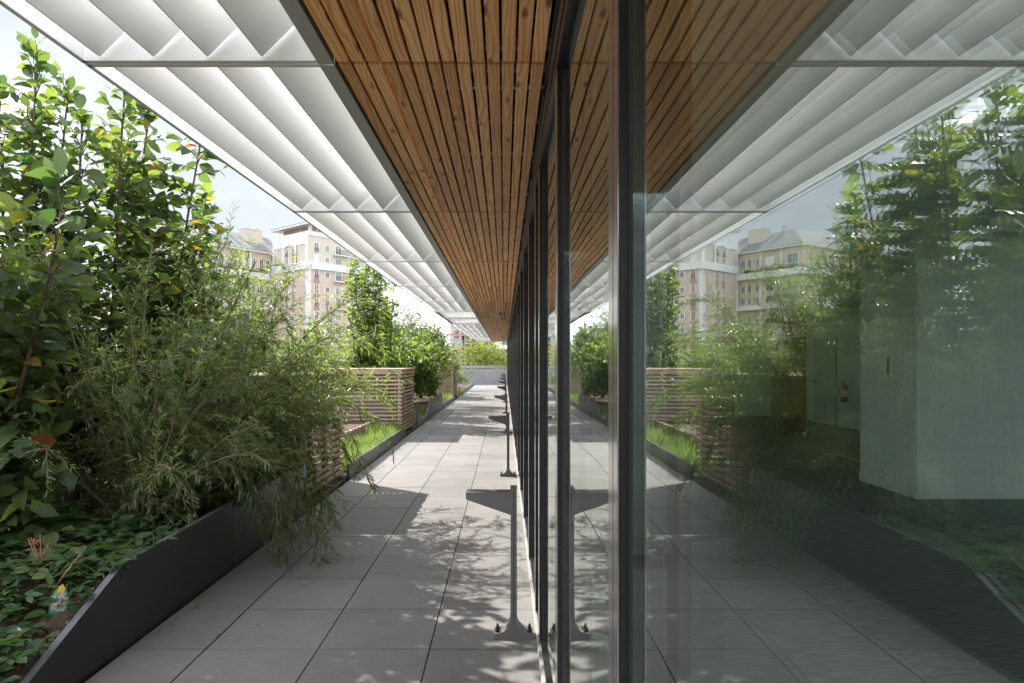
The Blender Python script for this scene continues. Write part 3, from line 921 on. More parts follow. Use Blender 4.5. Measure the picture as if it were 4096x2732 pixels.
# ------------------------------------------------------------------ railing at the end of the terrace
rl = thing('railing', 'pale grey metal railing closing the far end of the terrace', 'railing', (-2.85, TERR_END, 0))
g = MB(); g.box(0, 3.02, -0.02, 0.02, 1.13, 1.31); g.build('top_band', M['railing'], rl)
g = MB(); g.box(0, 3.02, -0.02, 0.02, 0.03, 0.07); g.build('bottom_rail', M['railing'], rl)
ba = MB(); ba.box(-0.008, 0.008, -0.016, 0.016, 0.0705, 1.1295); bam = ba.mesh('baluster', M['railing'])
for i in range(30):
    place(bam, 'baluster', rl, (0.03 + i * 0.1015, 0, 0))
g = MB(); g.box(-4.4, 0.3, 49.5, 49.8, -2, 1.02)
tag(g.build('concrete_wall', M['concrete']), 'pale grey wall seen through the balusters of the railing', 'wall')
g = MB(); g.box(-6, 6, TERR_END + 0.4, 64, -8, -0.35)
tag(g.build('lower_roof', M['concrete']), kind='structure')

# second pavilion farther on
pv = thing('far_pavilion', 'second dark glazed pavilion with white louvred canopy beyond the railing', 'building', (0, 60, 0))
g = MB(); g.box(0.2, 6, 2.0, 26, -0.3, 2.77); g.build('wall', M['mullion'], pv)
for i in range(8):
    g = MB(); g.box(0.15, 0.199, 2.1 + i * 1.4, 2.2 + i * 1.4, -0.3, 2.6); g.build('mullion', M['mullion_front'], pv)
g = MB(); g.box(-1.74, 6, 1.9, 2.0, 2.72, 3.02); g.build('fascia', M['louvre'], pv)
g = MB(); g.box(-1.74, -0.72, 2.001, 26, 2.92, 3.0); g.build('canopy_sheet', M['louvre'], pv)
for i in range(4):
    g = MB(); g.prism([(-1.66 + i * 0.23, 26, 2.74), (-1.45 + i * 0.23, 26, 2.91), (-1.455 + i * 0.23, 26, 2.915), (-1.666 + i * 0.23, 26, 2.745)], (0, -23.99, 0)); g.build('blade', M['louvre'], pv)
for i in range(9):
    g = MB(); g.box(-0.715 + i * 0.1, -0.715 + i * 0.1 + 0.092, 2.001, 26, 2.73, 2.76); g.build('board', M['larch'], pv)

# ------------------------------------------------------------------ apartment blocks beyond
PEACH = mat_simple('peach_render', (0.537, 0.442, 0.359), 0.9, var=0.06, scale=0.5)  # peach, pink and ochre paled: distance haze mixed into the wall colours
PINK = mat_simple('pink_render', (0.521, 0.415, 0.354), 0.9, var=0.06, scale=0.5)
BRICKRED = mat_simple('brick_red_render', (0.377, 0.238, 0.186), 0.9, var=0.08, scale=0.5)
WHITE = mat_simple('white_render', (0.628, 0.622, 0.611), 0.85, var=0.05, scale=0.4)
CREAM = mat_simple('cream_render', (0.538, 0.482, 0.412), 0.9, var=0.06, scale=0.5)
YELLOW = mat_simple('ochre_render', (0.514, 0.414, 0.305), 0.9, var=0.07, scale=0.5)
ZINC = mat_simple('zinc_roof', (0.20, 0.205, 0.21), 0.7, 0.0, var=0.12, scale=0.8)
SLATEB = mat_simple('eaves_blue', (0.22, 0.25, 0.31), 0.6, var=0.1)
PANE = mat_simple('window_pane', (0.10, 0.115, 0.13), 0.12, spec=0.8, var=0.3, scale=0.4)
SHUT = mat_simple('roller_shutter', (0.66, 0.65, 0.63), 0.7, var=0.05)
IRON = mat_simple('balcony_iron', (0.05, 0.05, 0.055), 0.6)
NAVY = mat_simple('navy_membrane', (0.025, 0.028, 0.042), 0.8, var=0.2, scale=0.6)
SCAF = mat_simple('scaffold_tube', (0.42, 0.44, 0.47), 0.4, 0.4)
ORANGE = mat_simple('orange_board', (0.70, 0.16, 0.05), 0.6)
TIMB = mat_simple('raw_timber', (0.42, 0.30, 0.18), 0.8)

def window(par, axis, s, z, w, h, sign, proud=0.0, rail=False, shutter=False, sill=True):
    """axis 'x': facade in the plane y=0 facing -y; axis 'y': facade in the plane x=0 facing -x (local)"""
    fr = MB(); pn = MB()
    def bx(g, s0, s1, d0, d1, z0, z1):
        if axis == 'x': g.box(s0, s1, -d1 - proud, -d0 - proud, z0, z1)
        else: g.box(-d1 - proud, -d0 - proud, s0, s1, z0, z1)
    t = 0.09
    bx(fr, s - w / 2, s - w / 2 + t, 0, 0.10, z - h / 2, z + h / 2); bx(fr, s + w / 2 - t, s + w / 2, 0, 0.10, z - h / 2, z + h / 2)
    bx(fr, s - w / 2 + t, s + w / 2 - t, 0, 0.10, z + h / 2 - t, z + h / 2); bx(fr, s - w / 2 + t, s + w / 2 - t, 0, 0.10, z - h / 2, z - h / 2 + t)
    bx(fr, s - 0.035, s + 0.035, 0, 0.08, z - h / 2 + t, z + h / 2 - t)
    bx(fr, s - w / 2 - 0.16, s - w / 2 - 0.001, 0, 0.05, z - h / 2 - 0.12, z + h / 2 + 0.16)
    bx(fr, s + w / 2 + 0.001, s + w / 2 + 0.16, 0, 0.05, z - h / 2 - 0.12, z + h / 2 + 0.16)
    f = fr.build('window', WHITE, par)
    bx(pn, s - w / 2 + t, s + w / 2 - t, 0.002, 0.03, z - h / 2 + t, z + h / 2 - t)
    pn.build('pane', SHUT if shutter else PANE, f)
    if rail:
        g = MB()
        bx(g, s - w / 2, s + w / 2, 0.16, 0.20, z - h / 2 + 0.75, z - h / 2 + 0.80)
        bx(g, s - w / 2, s + w / 2, 0.16, 0.20, z - h / 2 + 0.05, z - h / 2 + 0.09)
        k = int(w / 0.16)
        for i in range(k + 1):
            ss = s - w / 2 + i * w / k
            bx(g, ss - 0.015, ss + 0.015, 0.165, 0.195, z - h / 2 + 0.09, z - h / 2 + 0.75)
        g.build('window_railing', IRON, f)
    return f
def balcony(par, axis, s0, s1, z, d):
    sl = MB(); ra = MB()
    def bx(g, a0, a1, d0, d1, z0, z1):
        if axis == 'x': g.box(a0, a1, -d1, -d0, z0, z1)
        else: g.box(-d1, -d0, a0, a1, z0, z1)
    bx(sl, s0, s1, 0, d, z - 0.2, z)
    b = sl.build('balcony', WHITE, par)
    bx(ra, s0, s1, d - 0.06, d - 0.02, z + 1.0, z + 1.06)
    bx(ra, s0, s1, d - 0.06, d - 0.02, z + 0.08, z + 0.13)
    k = int((s1 - s0) / 0.2)
    for i in range(k + 1):
        a = s0 + (s1 - s0) * i / k
        bx(ra, a - 0.02, a + 0.02, d - 0.055, d - 0.025, z + 0.13, z + 1.0)
    ra.build('balcony_railing', IRON, b)

# white corner block: local x along the right facade, local y along the left facade
B1 = thing('apartment_building', 'white and pink corner apartment block with flat eaves and small iron balconies', 'building', (-40.2, 142, 0), math.atan2(0.75, 0.66))
g = MB(); g.box(0, 14, 0, 13.7, -8, 28.2); g.build('wall', CREAM, B1)
g = MB()
g.box(-0.06, -0.001, 0, 13.7, -8, 21.9); g.build('side_render', PINK, B1)
g = MB(); g.box(0, 14, -0.06, -0.001, -8, 20.6); g.build('front_render', PINK, B1)
g = MB(); g.box(-0.12, 14.2, -0.12, -0.061, 27.6, 28.5); g.box(-0.12, -0.061, -0.06, 13.7, 25.9, 28.5); g.build('cornice', WHITE, B1)
g = MB(); g.box(-0.4, 15, -0.5, -0.061, 20.7, 22.2); g.box(-0.4, -0.061, -0.06, 13.7, 20.7, 22.2); g.build('ledge', WHITE, B1)
g = MB(); g.box(-0.13, 0.55, -0.13, -0.062, -8, 20.69); g.box(-0.13, -0.062, -0.0615, 0.9, -8, 25.89); g.build('corner_band', WHITE, B1)
g = MB(); g.box(-0.13, -0.062, 12.9, 13.71, -8, 25.89); g.build('corner_band', WHITE, B1)
# arched recess on the left facade: jambs, arch and peach back
g = MB(); g.box(-0.10, -0.0615, 4.6, 8.9, 22.21, 25.6); g.build('recess_back', PEACH, B1)
g = MB()
for i in range(12):
    a0, a1 = 4.6 + 4.3 * i / 12, 4.6 + 4.3 * (i + 1) / 12
    h = 25.5 + 0.75 * math.sin(math.pi * (i + 0.5) / 12)
    g.box(-0.30, -0.1205, a0, a1, h, 26.35)
g.box(-0.30, -0.1205, 4.2, 4.599, 22.21, 26.35); g.box(-0.30, -0.1205, 8.901, 9.3, 22.21, 26.35)
g.build('arch', WHITE, B1)
g = MB(); g.box(-0.10, -0.0615, 4.9, 5.9, -6, 20.6); g.box(-0.10, -0.0615, 7.3, 8.3, -6, 20.6); g.build('red_strip', BRICKRED, B1)
for z in (24.6, 22.9, 19.5, 16.2, 13.4, 10.6, 7.8):
    for s, sh in ((5.4, False), (7.8, False)):
        window(B1, 'y', s, z, 0.95, 1.7 if z > 24 else 1.3, 1, 0.1, rail=(z > 24))
for z, kind in ((25.3, 1), (22.9, 2), (19.8, 1), (16.7, 0), (13.9, 1), (11.1, 0), (8.3, 1)):
    window(B1, 'x', 1.9, z, 1.1, 1.9, 1, 0.06 if z < 20.6 else 0, rail=(kind == 1), shutter=(kind == 2))
    window(B1, 'x', 4.5, z, 1.0, 1.2, 1, 0.06 if z < 20.6 else 0)
    window(B1, 'x', 7.3, z - 0.1, 1.5, 1.9 if kind == 1 else 1.3, 1, 0.06 if z < 20.6 else 0)
    if z > 20.6:
        window(B1, 'x', 11.8, z, 1.0, 1.3, 1)
for s in (1.9, 4.5):
    g = MB(); g.box(s - 0.75, s + 0.75, -0.09, -0.0605, -6, 20.5); g.build('red_strip', BRICKRED if s < 3 else PEACH, B1)
balcony(B1, 'x', 5.9, 9.6, 24.2, 1.3); balcony(B1, 'x', 10.2, 13.6, 24.0, 1.3); balcony(B1, 'x', 5.9, 9.2, 18.6, 1.3); balcony(B1, 'x', 5.9, 9.2, 12.8, 1.3)
g = MB(); g.box(1.6, 13, 1.6, 12, 28.2, 29.9); g.build('penthouse', BRICKRED, B1)
g = MB(); g.box(0.9, 1.5, 0.9, 1.5, 28.21, 29.9); g.build('roof_post', WHITE, B1)
g = MB(); g.k = 0; g.box(-0.3, 15, -0.3, 14.4, 29.9, 30.25); g.k = 1; g.box(-0.35, 15.05, -0.35, 14.45, 30.26, 30.4); g.build('eaves_roof', [WHITE, SLATEB], B1)
window(B1, 'y', 6.3, 29.1, 1.4, 1.1, 1, -1.6); window(B1, 'x', 4.2, 29.1, 2.2, 1.1, 1, -1.6)

# zinc roofed block
B2 = thing('apartment_building', 'peach apartment block under a sloping grey zinc roof with chimneys', 'building', (-59.3, 138.7, 0), math.atan2(0.838, 0.545))
g = MB(); g.box(0, 19, 0, 20, -8, 25.0); g.build('wall', PEACH, B2)
g = MB(); g.box(5.2, 19, -0.05, -0.001, -8, 24.9); g.build('front_render', YELLOW, B2)
g = MB(); g.box(-0.6, 19.5, -0.7, 20.6, 25.0, 25.35); g.build('eaves', WHITE, B2)
g = MB()
e0, e1, zt = 25.36, 29.9, 0
a, b, c, d = (-0.7, -0.8, e0), (19.6, -0.8, e0), (19.6, 20.7, e0), (-0.7, 20.7, e0)
r1, r2 = (6.0, 6.5, e1), (19.6, 6.5, e1)
r3 = (6.0, 20.7, e1)
g.quad(a, b, r2, r1); g.quad(a, r1, r3, d); g.quad(b, c, r2); g.quad(r1, r2, c, r3)
rf = g.build('roof', ZINC, B2)
g = MB()
for i in range(1, 34):
    x = -0.7 + i * 0.6
    t1 = min(1.0, (x + 0.7) / 6.7)
    p0, p1 = Vector((x, -0.82, e0 + 0.03)), Vector((x, -0.8 + 7.3 * t1, e0 + 0.03 + (e1 - e0) * t1))
    g.tube([p0, p1], 0.035, 4)
    y = -0.8 + i * 0.6
    t2 = min(1.0, (y + 0.8) / 7.3)
    g.tube([(-0.72, y, e0 + 0.03), (-0.7 + 6.7 * t2, y, e0 + 0.03 + (e1 - e0) * t2)], 0.035, 4)
g.build('roof_seam', ZINC, rf)
for (x0, x1, y0, y1, z1, cap) in ((10.8, 15.0, 2.6, 5.0, 30.4, True), (17.2, 18.6, 8, 9.4, 32.0, True), (8.0, 8.7, 5.9, 6.5, 30.8, False)):
    g = MB(); g.box(x0, x1, y0, y1, 26.2, z1); ch = g.build('chimney', CREAM, rf)
    g = MB(); g.box(x0 - 0.12, x1 + 0.12, y0 - 0.12, y1 + 0.12, z1 + 0.001, z1 + 0.18); g.build('chimney_cap', WHITE, rf)
g = MB(); g.box(-1.4, 19, -1.5, -0.051, 19.2, 20.5); g.box(-1.4, -0.001, -0.05, 20, 19.2, 20.5); g.build('balcony_band', WHITE, B2)
g = MB(); g.box(-1.4, 19, -1.5, -0.051, 12.6, 13.6); g.box(-1.4, -0.001, -0.05, 20, 12.6, 13.6); g.build('balcony_band', WHITE, B2)
for x in (4.6, 9.6):
    g = MB(); g.box(x, x + 0.5, -0.13, -0.0515, -8, 25.0); g.build('pilaster', WHITE, B2)
for z in (22.7, 17.2, 14.7, 10.2, 7.4):
    for s, w, sh in ((2.2, 2.6, False), (7.6, 1.8, z > 20), (10.6, 0.9, False), (12.6, 1.1, False), (14.2, 1.1, False), (16.2, 1.4, False)):
        window(B2, 'x', s, z, w, 2.0 if z > 20 else 1.6, 1, 0.05, shutter=sh)
    for s in (2.5, 5.0, 7.6, 10.2, 13, 16):
        window(B2, 'y', s, z, 1.2, 2.0 if z > 20 else 1.6, 1, 0.0)

# brick and white block right of the columnar trees
B3 = thing('apartment_building', 'brick red and white apartment block with roof terrace beside the sky', 'building', (-40, 172, 0), R(8))
g = MB(); g.box(0, 10.8, 0, 12, -8, 17.6); g.build('wall', WHITE, B3)
g = MB(); g.box(9.6, 10.85, -0.25, 1.4, -8, 18.0); g.build('brick_pier', BRICKRED, B3)
g = MB(); g.box(10.85, 15.0, 1.2, 12, -8, 10.2); g.build('lower_wall', PINK, B3)
g = MB(); g.box(10.8, 15.6, -0.5, 12.3, 10.2, 10.8); g.build('balcony_band', WHITE, B3)
g = MB(); g.box(-0.2, 10.7, -0.5, 12.2, 17.61, 18.1); g.build('cornice', WHITE, B3)
for z in (15.4, 12.2, 9.0, 5.8, 2.6):
    for s in (2.0, 4.6, 8.0):
        window(B3, 'x', s, z, 1.5, 1.9, 1, 0.0, rail=True)
for z in (8.0, 4.8, 1.6):
    g = MB(); g.box(13.4, 15.6, -0.4, 1.19, z - 1.3, z - 1.1); bb = g.build('balcony', WHITE, B3)
    g = MB()
    for i in range(12):
        g.box(13.4 + i * 0.2, 13.43 + i * 0.2, -0.4, -0.37, z - 1.1, z - 0.1)
    g.box(13.4, 15.6, -0.4, -0.36, z - 0.1, z - 0.05); g.build('balcony_railing', IRON, bb)
    f = window(B3, 'x', 12.2, z, 1.2, 1.9, 1, -1.2)

# building site: navy clad frame with scaffold
B4 = thing('building_site', 'unfinished navy clad building wrapped in grey scaffolding with orange boards', 'building', (-7.2, 92, 0), R(-4))
g = MB(); g.box(0, 1.6, 0, 8, -8, 11); g.build('wall', CREAM, B4)
g = MB(); g.box(1.6, 5.2, 0.3, 8, -8, 10); g.build('membrane_wall', NAVY, B4)
for i in range(5):
    g = MB(); g.box(1.9 + i * 0.8, 1.98 + i * 0.8, 0.22, 0.299, -8, 9.9); g.build('batten', TIMB, B4)
for z in (2.0, 5.2, 8.2):
    window(B4, 'x', 0.8, z, 0.9, 1.3, 1)
g = MB()
rr_ = random.Random(3)
for i in range(150):
    x = rr_.uniform(1.0, 13.5); y = -rr_.uniform(0.9, 1.5); z = 20.5 + rr_.uniform(-0.1, 0.9) * (0.6 + 0.4 * math.sin(x * 1.7))
    s_ = rr_.uniform(0.12, 0.38)
    a_ = rr_.uniform(0, 6.28)
    g.quad((x - s_ * math.cos(a_), y - s_ * math.sin(a_), z), (x, y, z - s_ * 0.7), (x + s_ * math.cos(a_), y + s_ * math.sin(a_), z + 0.1), (x, y + 0.05, z + s_))
g.build('balcony_plants', mat_simple('balcony_greenery', (0.05, 0.085, 0.035), 0.8, var=0.4), B2)
sc = thing('scaffold', 'grey tube scaffold with orange toe boards in front of navy wall', 'scaffold', (-7.4, 90.6, 0), R(-4))
for i in range(7):
    for yy in (0, 0.9):
        g = MB(); g.tube([(i * 0.75, yy, -8), (i * 0.75, yy, 10.2)], 0.04, 5); g.build('standard', SCAF, sc)
for k in range(8):
    z = -5.5 + k * 2.1
    for dz in (0.0, 0.55, 1.05):
        g = MB(); g.tube([(-0.2, -0.05, z + dz), (4.7, -0.05, z + dz)], 0.035, 5); g.build('ledger', SCAF, sc)
    g = MB(); g.box(-0.2, 4.7, -0.09, -0.055, z + 0.06, z + 0.24); g.build('toe_board', ORANGE, sc)
    g = MB(); g.tube([((k % 2) * 3.0, -0.1, z), (3.0 - (k % 2) * 3.0 if True else 0, -0.1, z + 2.0)], 0.03, 5); g.build('brace', SCAF, sc)
B5 = thing('apartment_building', 'plain white apartment block behind the end of the canopy', 'building', (-4.5, 128, 0), R(3))
g = MB(); g.box(0, 26, 0, 10, -8, 16); g.build('wall', WHITE, B5)
for i in range(8):
    for z in (5.4, 2.6, 8.4):
        window(B5, 'x', 1.8 + i * 2.9, z, 1.4, 1.6, 1)
g = MB(); g.box(-0.3, 26.3, -0.4, -0.001, 3.6, 4.3); g.build('balcony_band', WHITE, B5)

# ------------------------------------------------------------------ foliage helpers
def leaf_shape(stations, curl=0.12, fold=0.10, wave=0.0, tip=1.0):
    """one leaf of unit length along +y, normal +z: mid rib plus two edges"""
    mid, lef, rig = [], [], []
    for i, (y, w) in enumerate(stations):
        z = -curl * y * y + 0.25 * curl * y
        wv = wave * math.sin(i * 2.4)
        mid.append((0.0, y, z))
        if w > 0:
            lef.append((-w, y - 0.01, z + fold * w * 2 + wv))
            rig.append((w, y + 0.01, z + fold * w * 2 - wv))
    v = mid + lef + rig
    n, k = len(mid), len(lef)
    f = []
    L0, R0 = n, n + k
    f.append((0, 1, L0)); f.append((0, R0, 1))
    for i in range(k - 1):
        f.append((1 + i, 2 + i, L0 + i + 1, L0 + i)); f.append((2 + i, 1 + i, R0 + i, R0 + i + 1))
    f.append((k, n - 1, L0 + k - 1)); f.append((n - 1, k, R0 + k - 1))
    return np.array(v, float), f
OVAL = [leaf_shape([(0, 0), (0.12, 0.17), (0.32, 0.29), (0.55, 0.31), (0.78, 0.20), (1, 0)], c, fo, w) for c, fo, w in ((0.12, 0.10, 0.02), (0.35, 0.16, 0.03), (-0.05, 0.06, -0.025), (0.55, 0.22, 0.02), (0.22, -0.06, 0.03))]
OVAL_S = leaf_shape([(0, 0), (0.25, 0.25), (0.60, 0.27), (1, 0)], 0.25, 0.14)
LANCE = leaf_shape([(0, 0), (0.35, 0.075), (0.7, 0.06), (1, 0)], 0.25, 0.15)
LANCE_W = leaf_shape([(0, 0), (0.3, 0.10), (0.65, 0.09), (1, 0)], 0.2, 0.15)
DIAM = (np.array([(0, 0, 0), (0.26, 0.45, 0.05), (0, 1, -0.12), (-0.26, 0.45, 0.05)], float), [(0, 1, 2), (0, 2, 3)])
BLADE = (np.array([(-0.012, 0, 0), (0.012, 0, 0), (-0.009, 0.5, 0.02), (0.009, 0.5, 0.02), (0, 1, 0.16)], float), [(0, 1, 3, 2), (2, 3, 4)])
def trifol():
    """bramble leaf: three toothed leaflets"""
    st = [(0, 0), (0.10, 0.14), (0.22, 0.25), (0.30, 0.24), (0.42, 0.32), (0.50, 0.29), (0.62, 0.30), (0.70, 0.25), (0.84, 0.15), (1, 0)]
    base, f = leaf_shape(st, 0.22, 0.13, 0.012)
    V, F = [], []
    for ang, s, off in ((0, 0.62, (0, 0.36, 0.01)), (66, 0.50, (-0.02, 0.33, 0)), (-66, 0.50, (0.02, 0.33, 0))):
        a = R(ang)
        m_ = np.array([[math.cos(a), -math.sin(a), 0], [math.sin(a), math.cos(a), 0], [0, 0, 1]])
        b = len(V)
        V += [tuple(p) for p in (base * s) @ m_.T + np.array(off)]
        F += [tuple(b + i for i in q) for q in f]
    b = len(V)
    V += [(-0.008, 0, 0), (0.008, 0, 0), (0.006, 0.36, 0.0), (-0.006, 0.36, 0.0)]
    F.append((b, b + 1, b + 2, b + 3))
    return np.array(V, float), F
TRI = trifol()

def tmpl_mesh(t, name, mat):
    me = bpy.data.meshes.new(name)
    me.from_pydata([tuple(p) for p in t[0]], [], t[1])
    me.materials.append(mat)
    me.polygons.foreach_set('use_smooth', [True] * len(me.polygons))
    me.update()
    return me

def merge(name, t, O, B, S, tint, mat, parent=None, kind='stuff', base=(0, 0, 0)):
    tv, tf = t
    m_ = len(O)
    nv = len(tv)
    V = np.einsum('mij,kj->mki', B, tv) * S[:, None, None] + (O - np.array(base))[:, None, :]
    V = V.reshape(-1, 3)
    cnt = np.array([len(q) for q in tf])
    flat = np.concatenate([np.array(q) for q in tf])
    loops = (flat[None, :] + (np.arange(m_) * nv)[:, None]).reshape(-1)
    tot = np.tile(cnt, m_)
    start = np.concatenate([[0], np.cumsum(tot)[:-1]])
    me = bpy.data.meshes.new(name)
    me.vertices.add(len(V)); me.vertices.foreach_set('co', V.astype(np.float32).ravel())
    me.loops.add(len(loops)); me.loops.foreach_set('vertex_index', loops.astype(np.int32))
    me.polygons.add(len(tot)); me.polygons.foreach_set('loop_start', start.astype(np.int32)); me.polygons.foreach_set('loop_total', tot.astype(np.int32))
    me.polygons.foreach_set('use_smooth', np.ones(len(tot), bool))
    at = me.attributes.new('tint', 'FLOAT', 'POINT')
    at.data.foreach_set('value', np.repeat(tint, nv).astype(np.float32))
    me.materials.append(mat)
    me.update(calc_edges=True)
    o = place(me, name, parent)
    if kind: o['kind'] = kind
    return o

def norm(a):
    return a / np.maximum(np.linalg.norm(a, axis=-1, keepdims=True), 1e-9)
def frames(D, rng, tilt=0.5, up=(0, 0, 1)):
    D = norm(D)
    U = np.tile(np.array(up, float), (len(D), 1)) + rng.normal(0, tilt, (len(D), 3))
    X = norm(np.cross(D, U))
    Z = np.cross(X, D)
    return np.stack([X, D, Z], axis=2)

def stem_path(p0, lean, h, rng, wob=0.05, n=9):
    pts = []
    ph = rng.uniform(0, 6.28, 2)
    for i in range(n):
        t = i / (n - 1)
        pts.append((p0[0] + lean[0] * t ** 1.2 + wob * math.sin(ph[0] + 4 * t) * t, p0[1] + lean[1] * t ** 1.2 + wob * math.sin(ph[1] + 3.4 * t) * t, p0[2] + h * t))
    return pts
def along(pts, t):
    f = t * (len(pts) - 1)
    i = min(int(f), len(pts) - 2)
    a, b = np.array(pts[i]), np.array(pts[i + 1])
    return a + (b - a) * (f - i)

EYEV = np.array([0, 0, EYE])
OVAL_ME = [tmpl_mesh(t, 'leaf', M['big_leaf']) for t in OVAL]

def broad_tree(label, base, h, stems, seed, leaf=0.13, nobj=200, twig=0.32, dens=0.085, low=0.10, spread=0.45, name='broadleaf_tree', cat='tree', mat='big_leaf_m', group=None, thick=0.018, tmpl=None):
    rng = np.random.default_rng(seed)
    t = thing(name, label, cat, base, 0, group)
    tr = MB()
    O, D, S = [], [], []
    b0 = np.array(base, float)
    for k in range(stems):
        az = 2 * math.pi * (k + rng.uniform(-.3, .3)) / stems
        rr = spread * rng.uniform(0.45, 1.0)
        hh = h * rng.uniform(0.80, 1.0) if k else h
        st = (0.05 * math.cos(az), 0.05 * math.sin(az), 0.0)
        pts = stem_path(st, (rr * math.cos(az), rr * math.sin(az)), hh, rng, 0.06)
        tr.tube([(p[0], p[1], p[2] - (0.06 if i == 0 else 0)) for i, p in enumerate(pts)], [thick * (1.15 - i / 9.0) + 0.003 for i in range(9)], 7)
        nt = int(hh / dens)
        for q in range(nt):
            tt = low + (1 - low) * (q + rng.uniform(0, 1)) / nt
            if rng.random() < 0.10: continue
            p = along(pts, min(tt, 0.995))
            a2 = q * 2.4 + rng.uniform(-.5, .5)
            el = R(rng.uniform(5, 60)) if tt < 0.93 else R(rng.uniform(50, 88))
            ln = twig * rng.uniform(0.5, 1.1) * (1.0 - 0.45 * tt)
            d = np.array([math.cos(a2) * math.cos(el), math.sin(a2) * math.cos(el), math.sin(el)])
            e = p + d * ln + np.array([0, 0, -0.10 * ln])
            mdl = (p + e) / 2 + np.array([0, 0, 0.05 * ln])
            tr.tube([p, mdl, e], [0.0055, 0.004, 0.002], 4, False)
            nl = max(3, int(ln / 0.042))
            for i in range(nl + 1):
                f = (i + 0.6) / (nl + 0.6)
                pp = (p * (1 - f) + e * f) + np.array([0, 0, 0.05 * ln * math.sin(math.pi * f)])
                sd = 1 if i % 2 else -1
                side = np.cross(d, [0, 0, 1.0]); side /= max(1e-6, np.linalg.norm(side))
                dd = d * rng.uniform(0.35, 0.9) + side * sd * rng.uniform(0.4, 1.0) + np.array([0, 0, rng.uniform(-0.75, 0.15)])
                if i == nl: dd = d + rng.normal(0, 0.3, 3)
                O.append(pp + b0 + 0.012 * norm(dd)); D.append(dd); S.append(leaf * rng.uniform(0.42, 1.18))
    tr.build('trunk', M['bark'], t, True)
    O, D, S = np.array(O), np.array(D), np.array(S)
    B = frames(D, rng, 0.55)
    px = S / np.linalg.norm(O - EYEV, axis=1) * (O[:, 0] / np.maximum(O[:, 1], 0.3) > -0.80)
    order = np.argsort(-px)
    tint = rng.random(len(O))
    if nobj:
        for i in order[:nobj]:
            me = OVAL_ME[int(rng.integers(len(OVAL_ME)))]
            o = bpy.data.objects.new('leaf', me); C.objects.link(o); o.parent = t
            mt = np.eye(4); mt[:3, :3] = B[i] * S[i]; mt[:3, 3] = O[i] - b0
            o.matrix_local = Matrix(mt.tolist())
    r_ = order[nobj:]
    half = len(r_) // 2
    merge('crown', tmpl or OVAL[1], O[r_], B[r_], S[r_], tint[r_] * (1.0 if nobj else 0.93), M[mat], t, 'stuff', base)
    return t

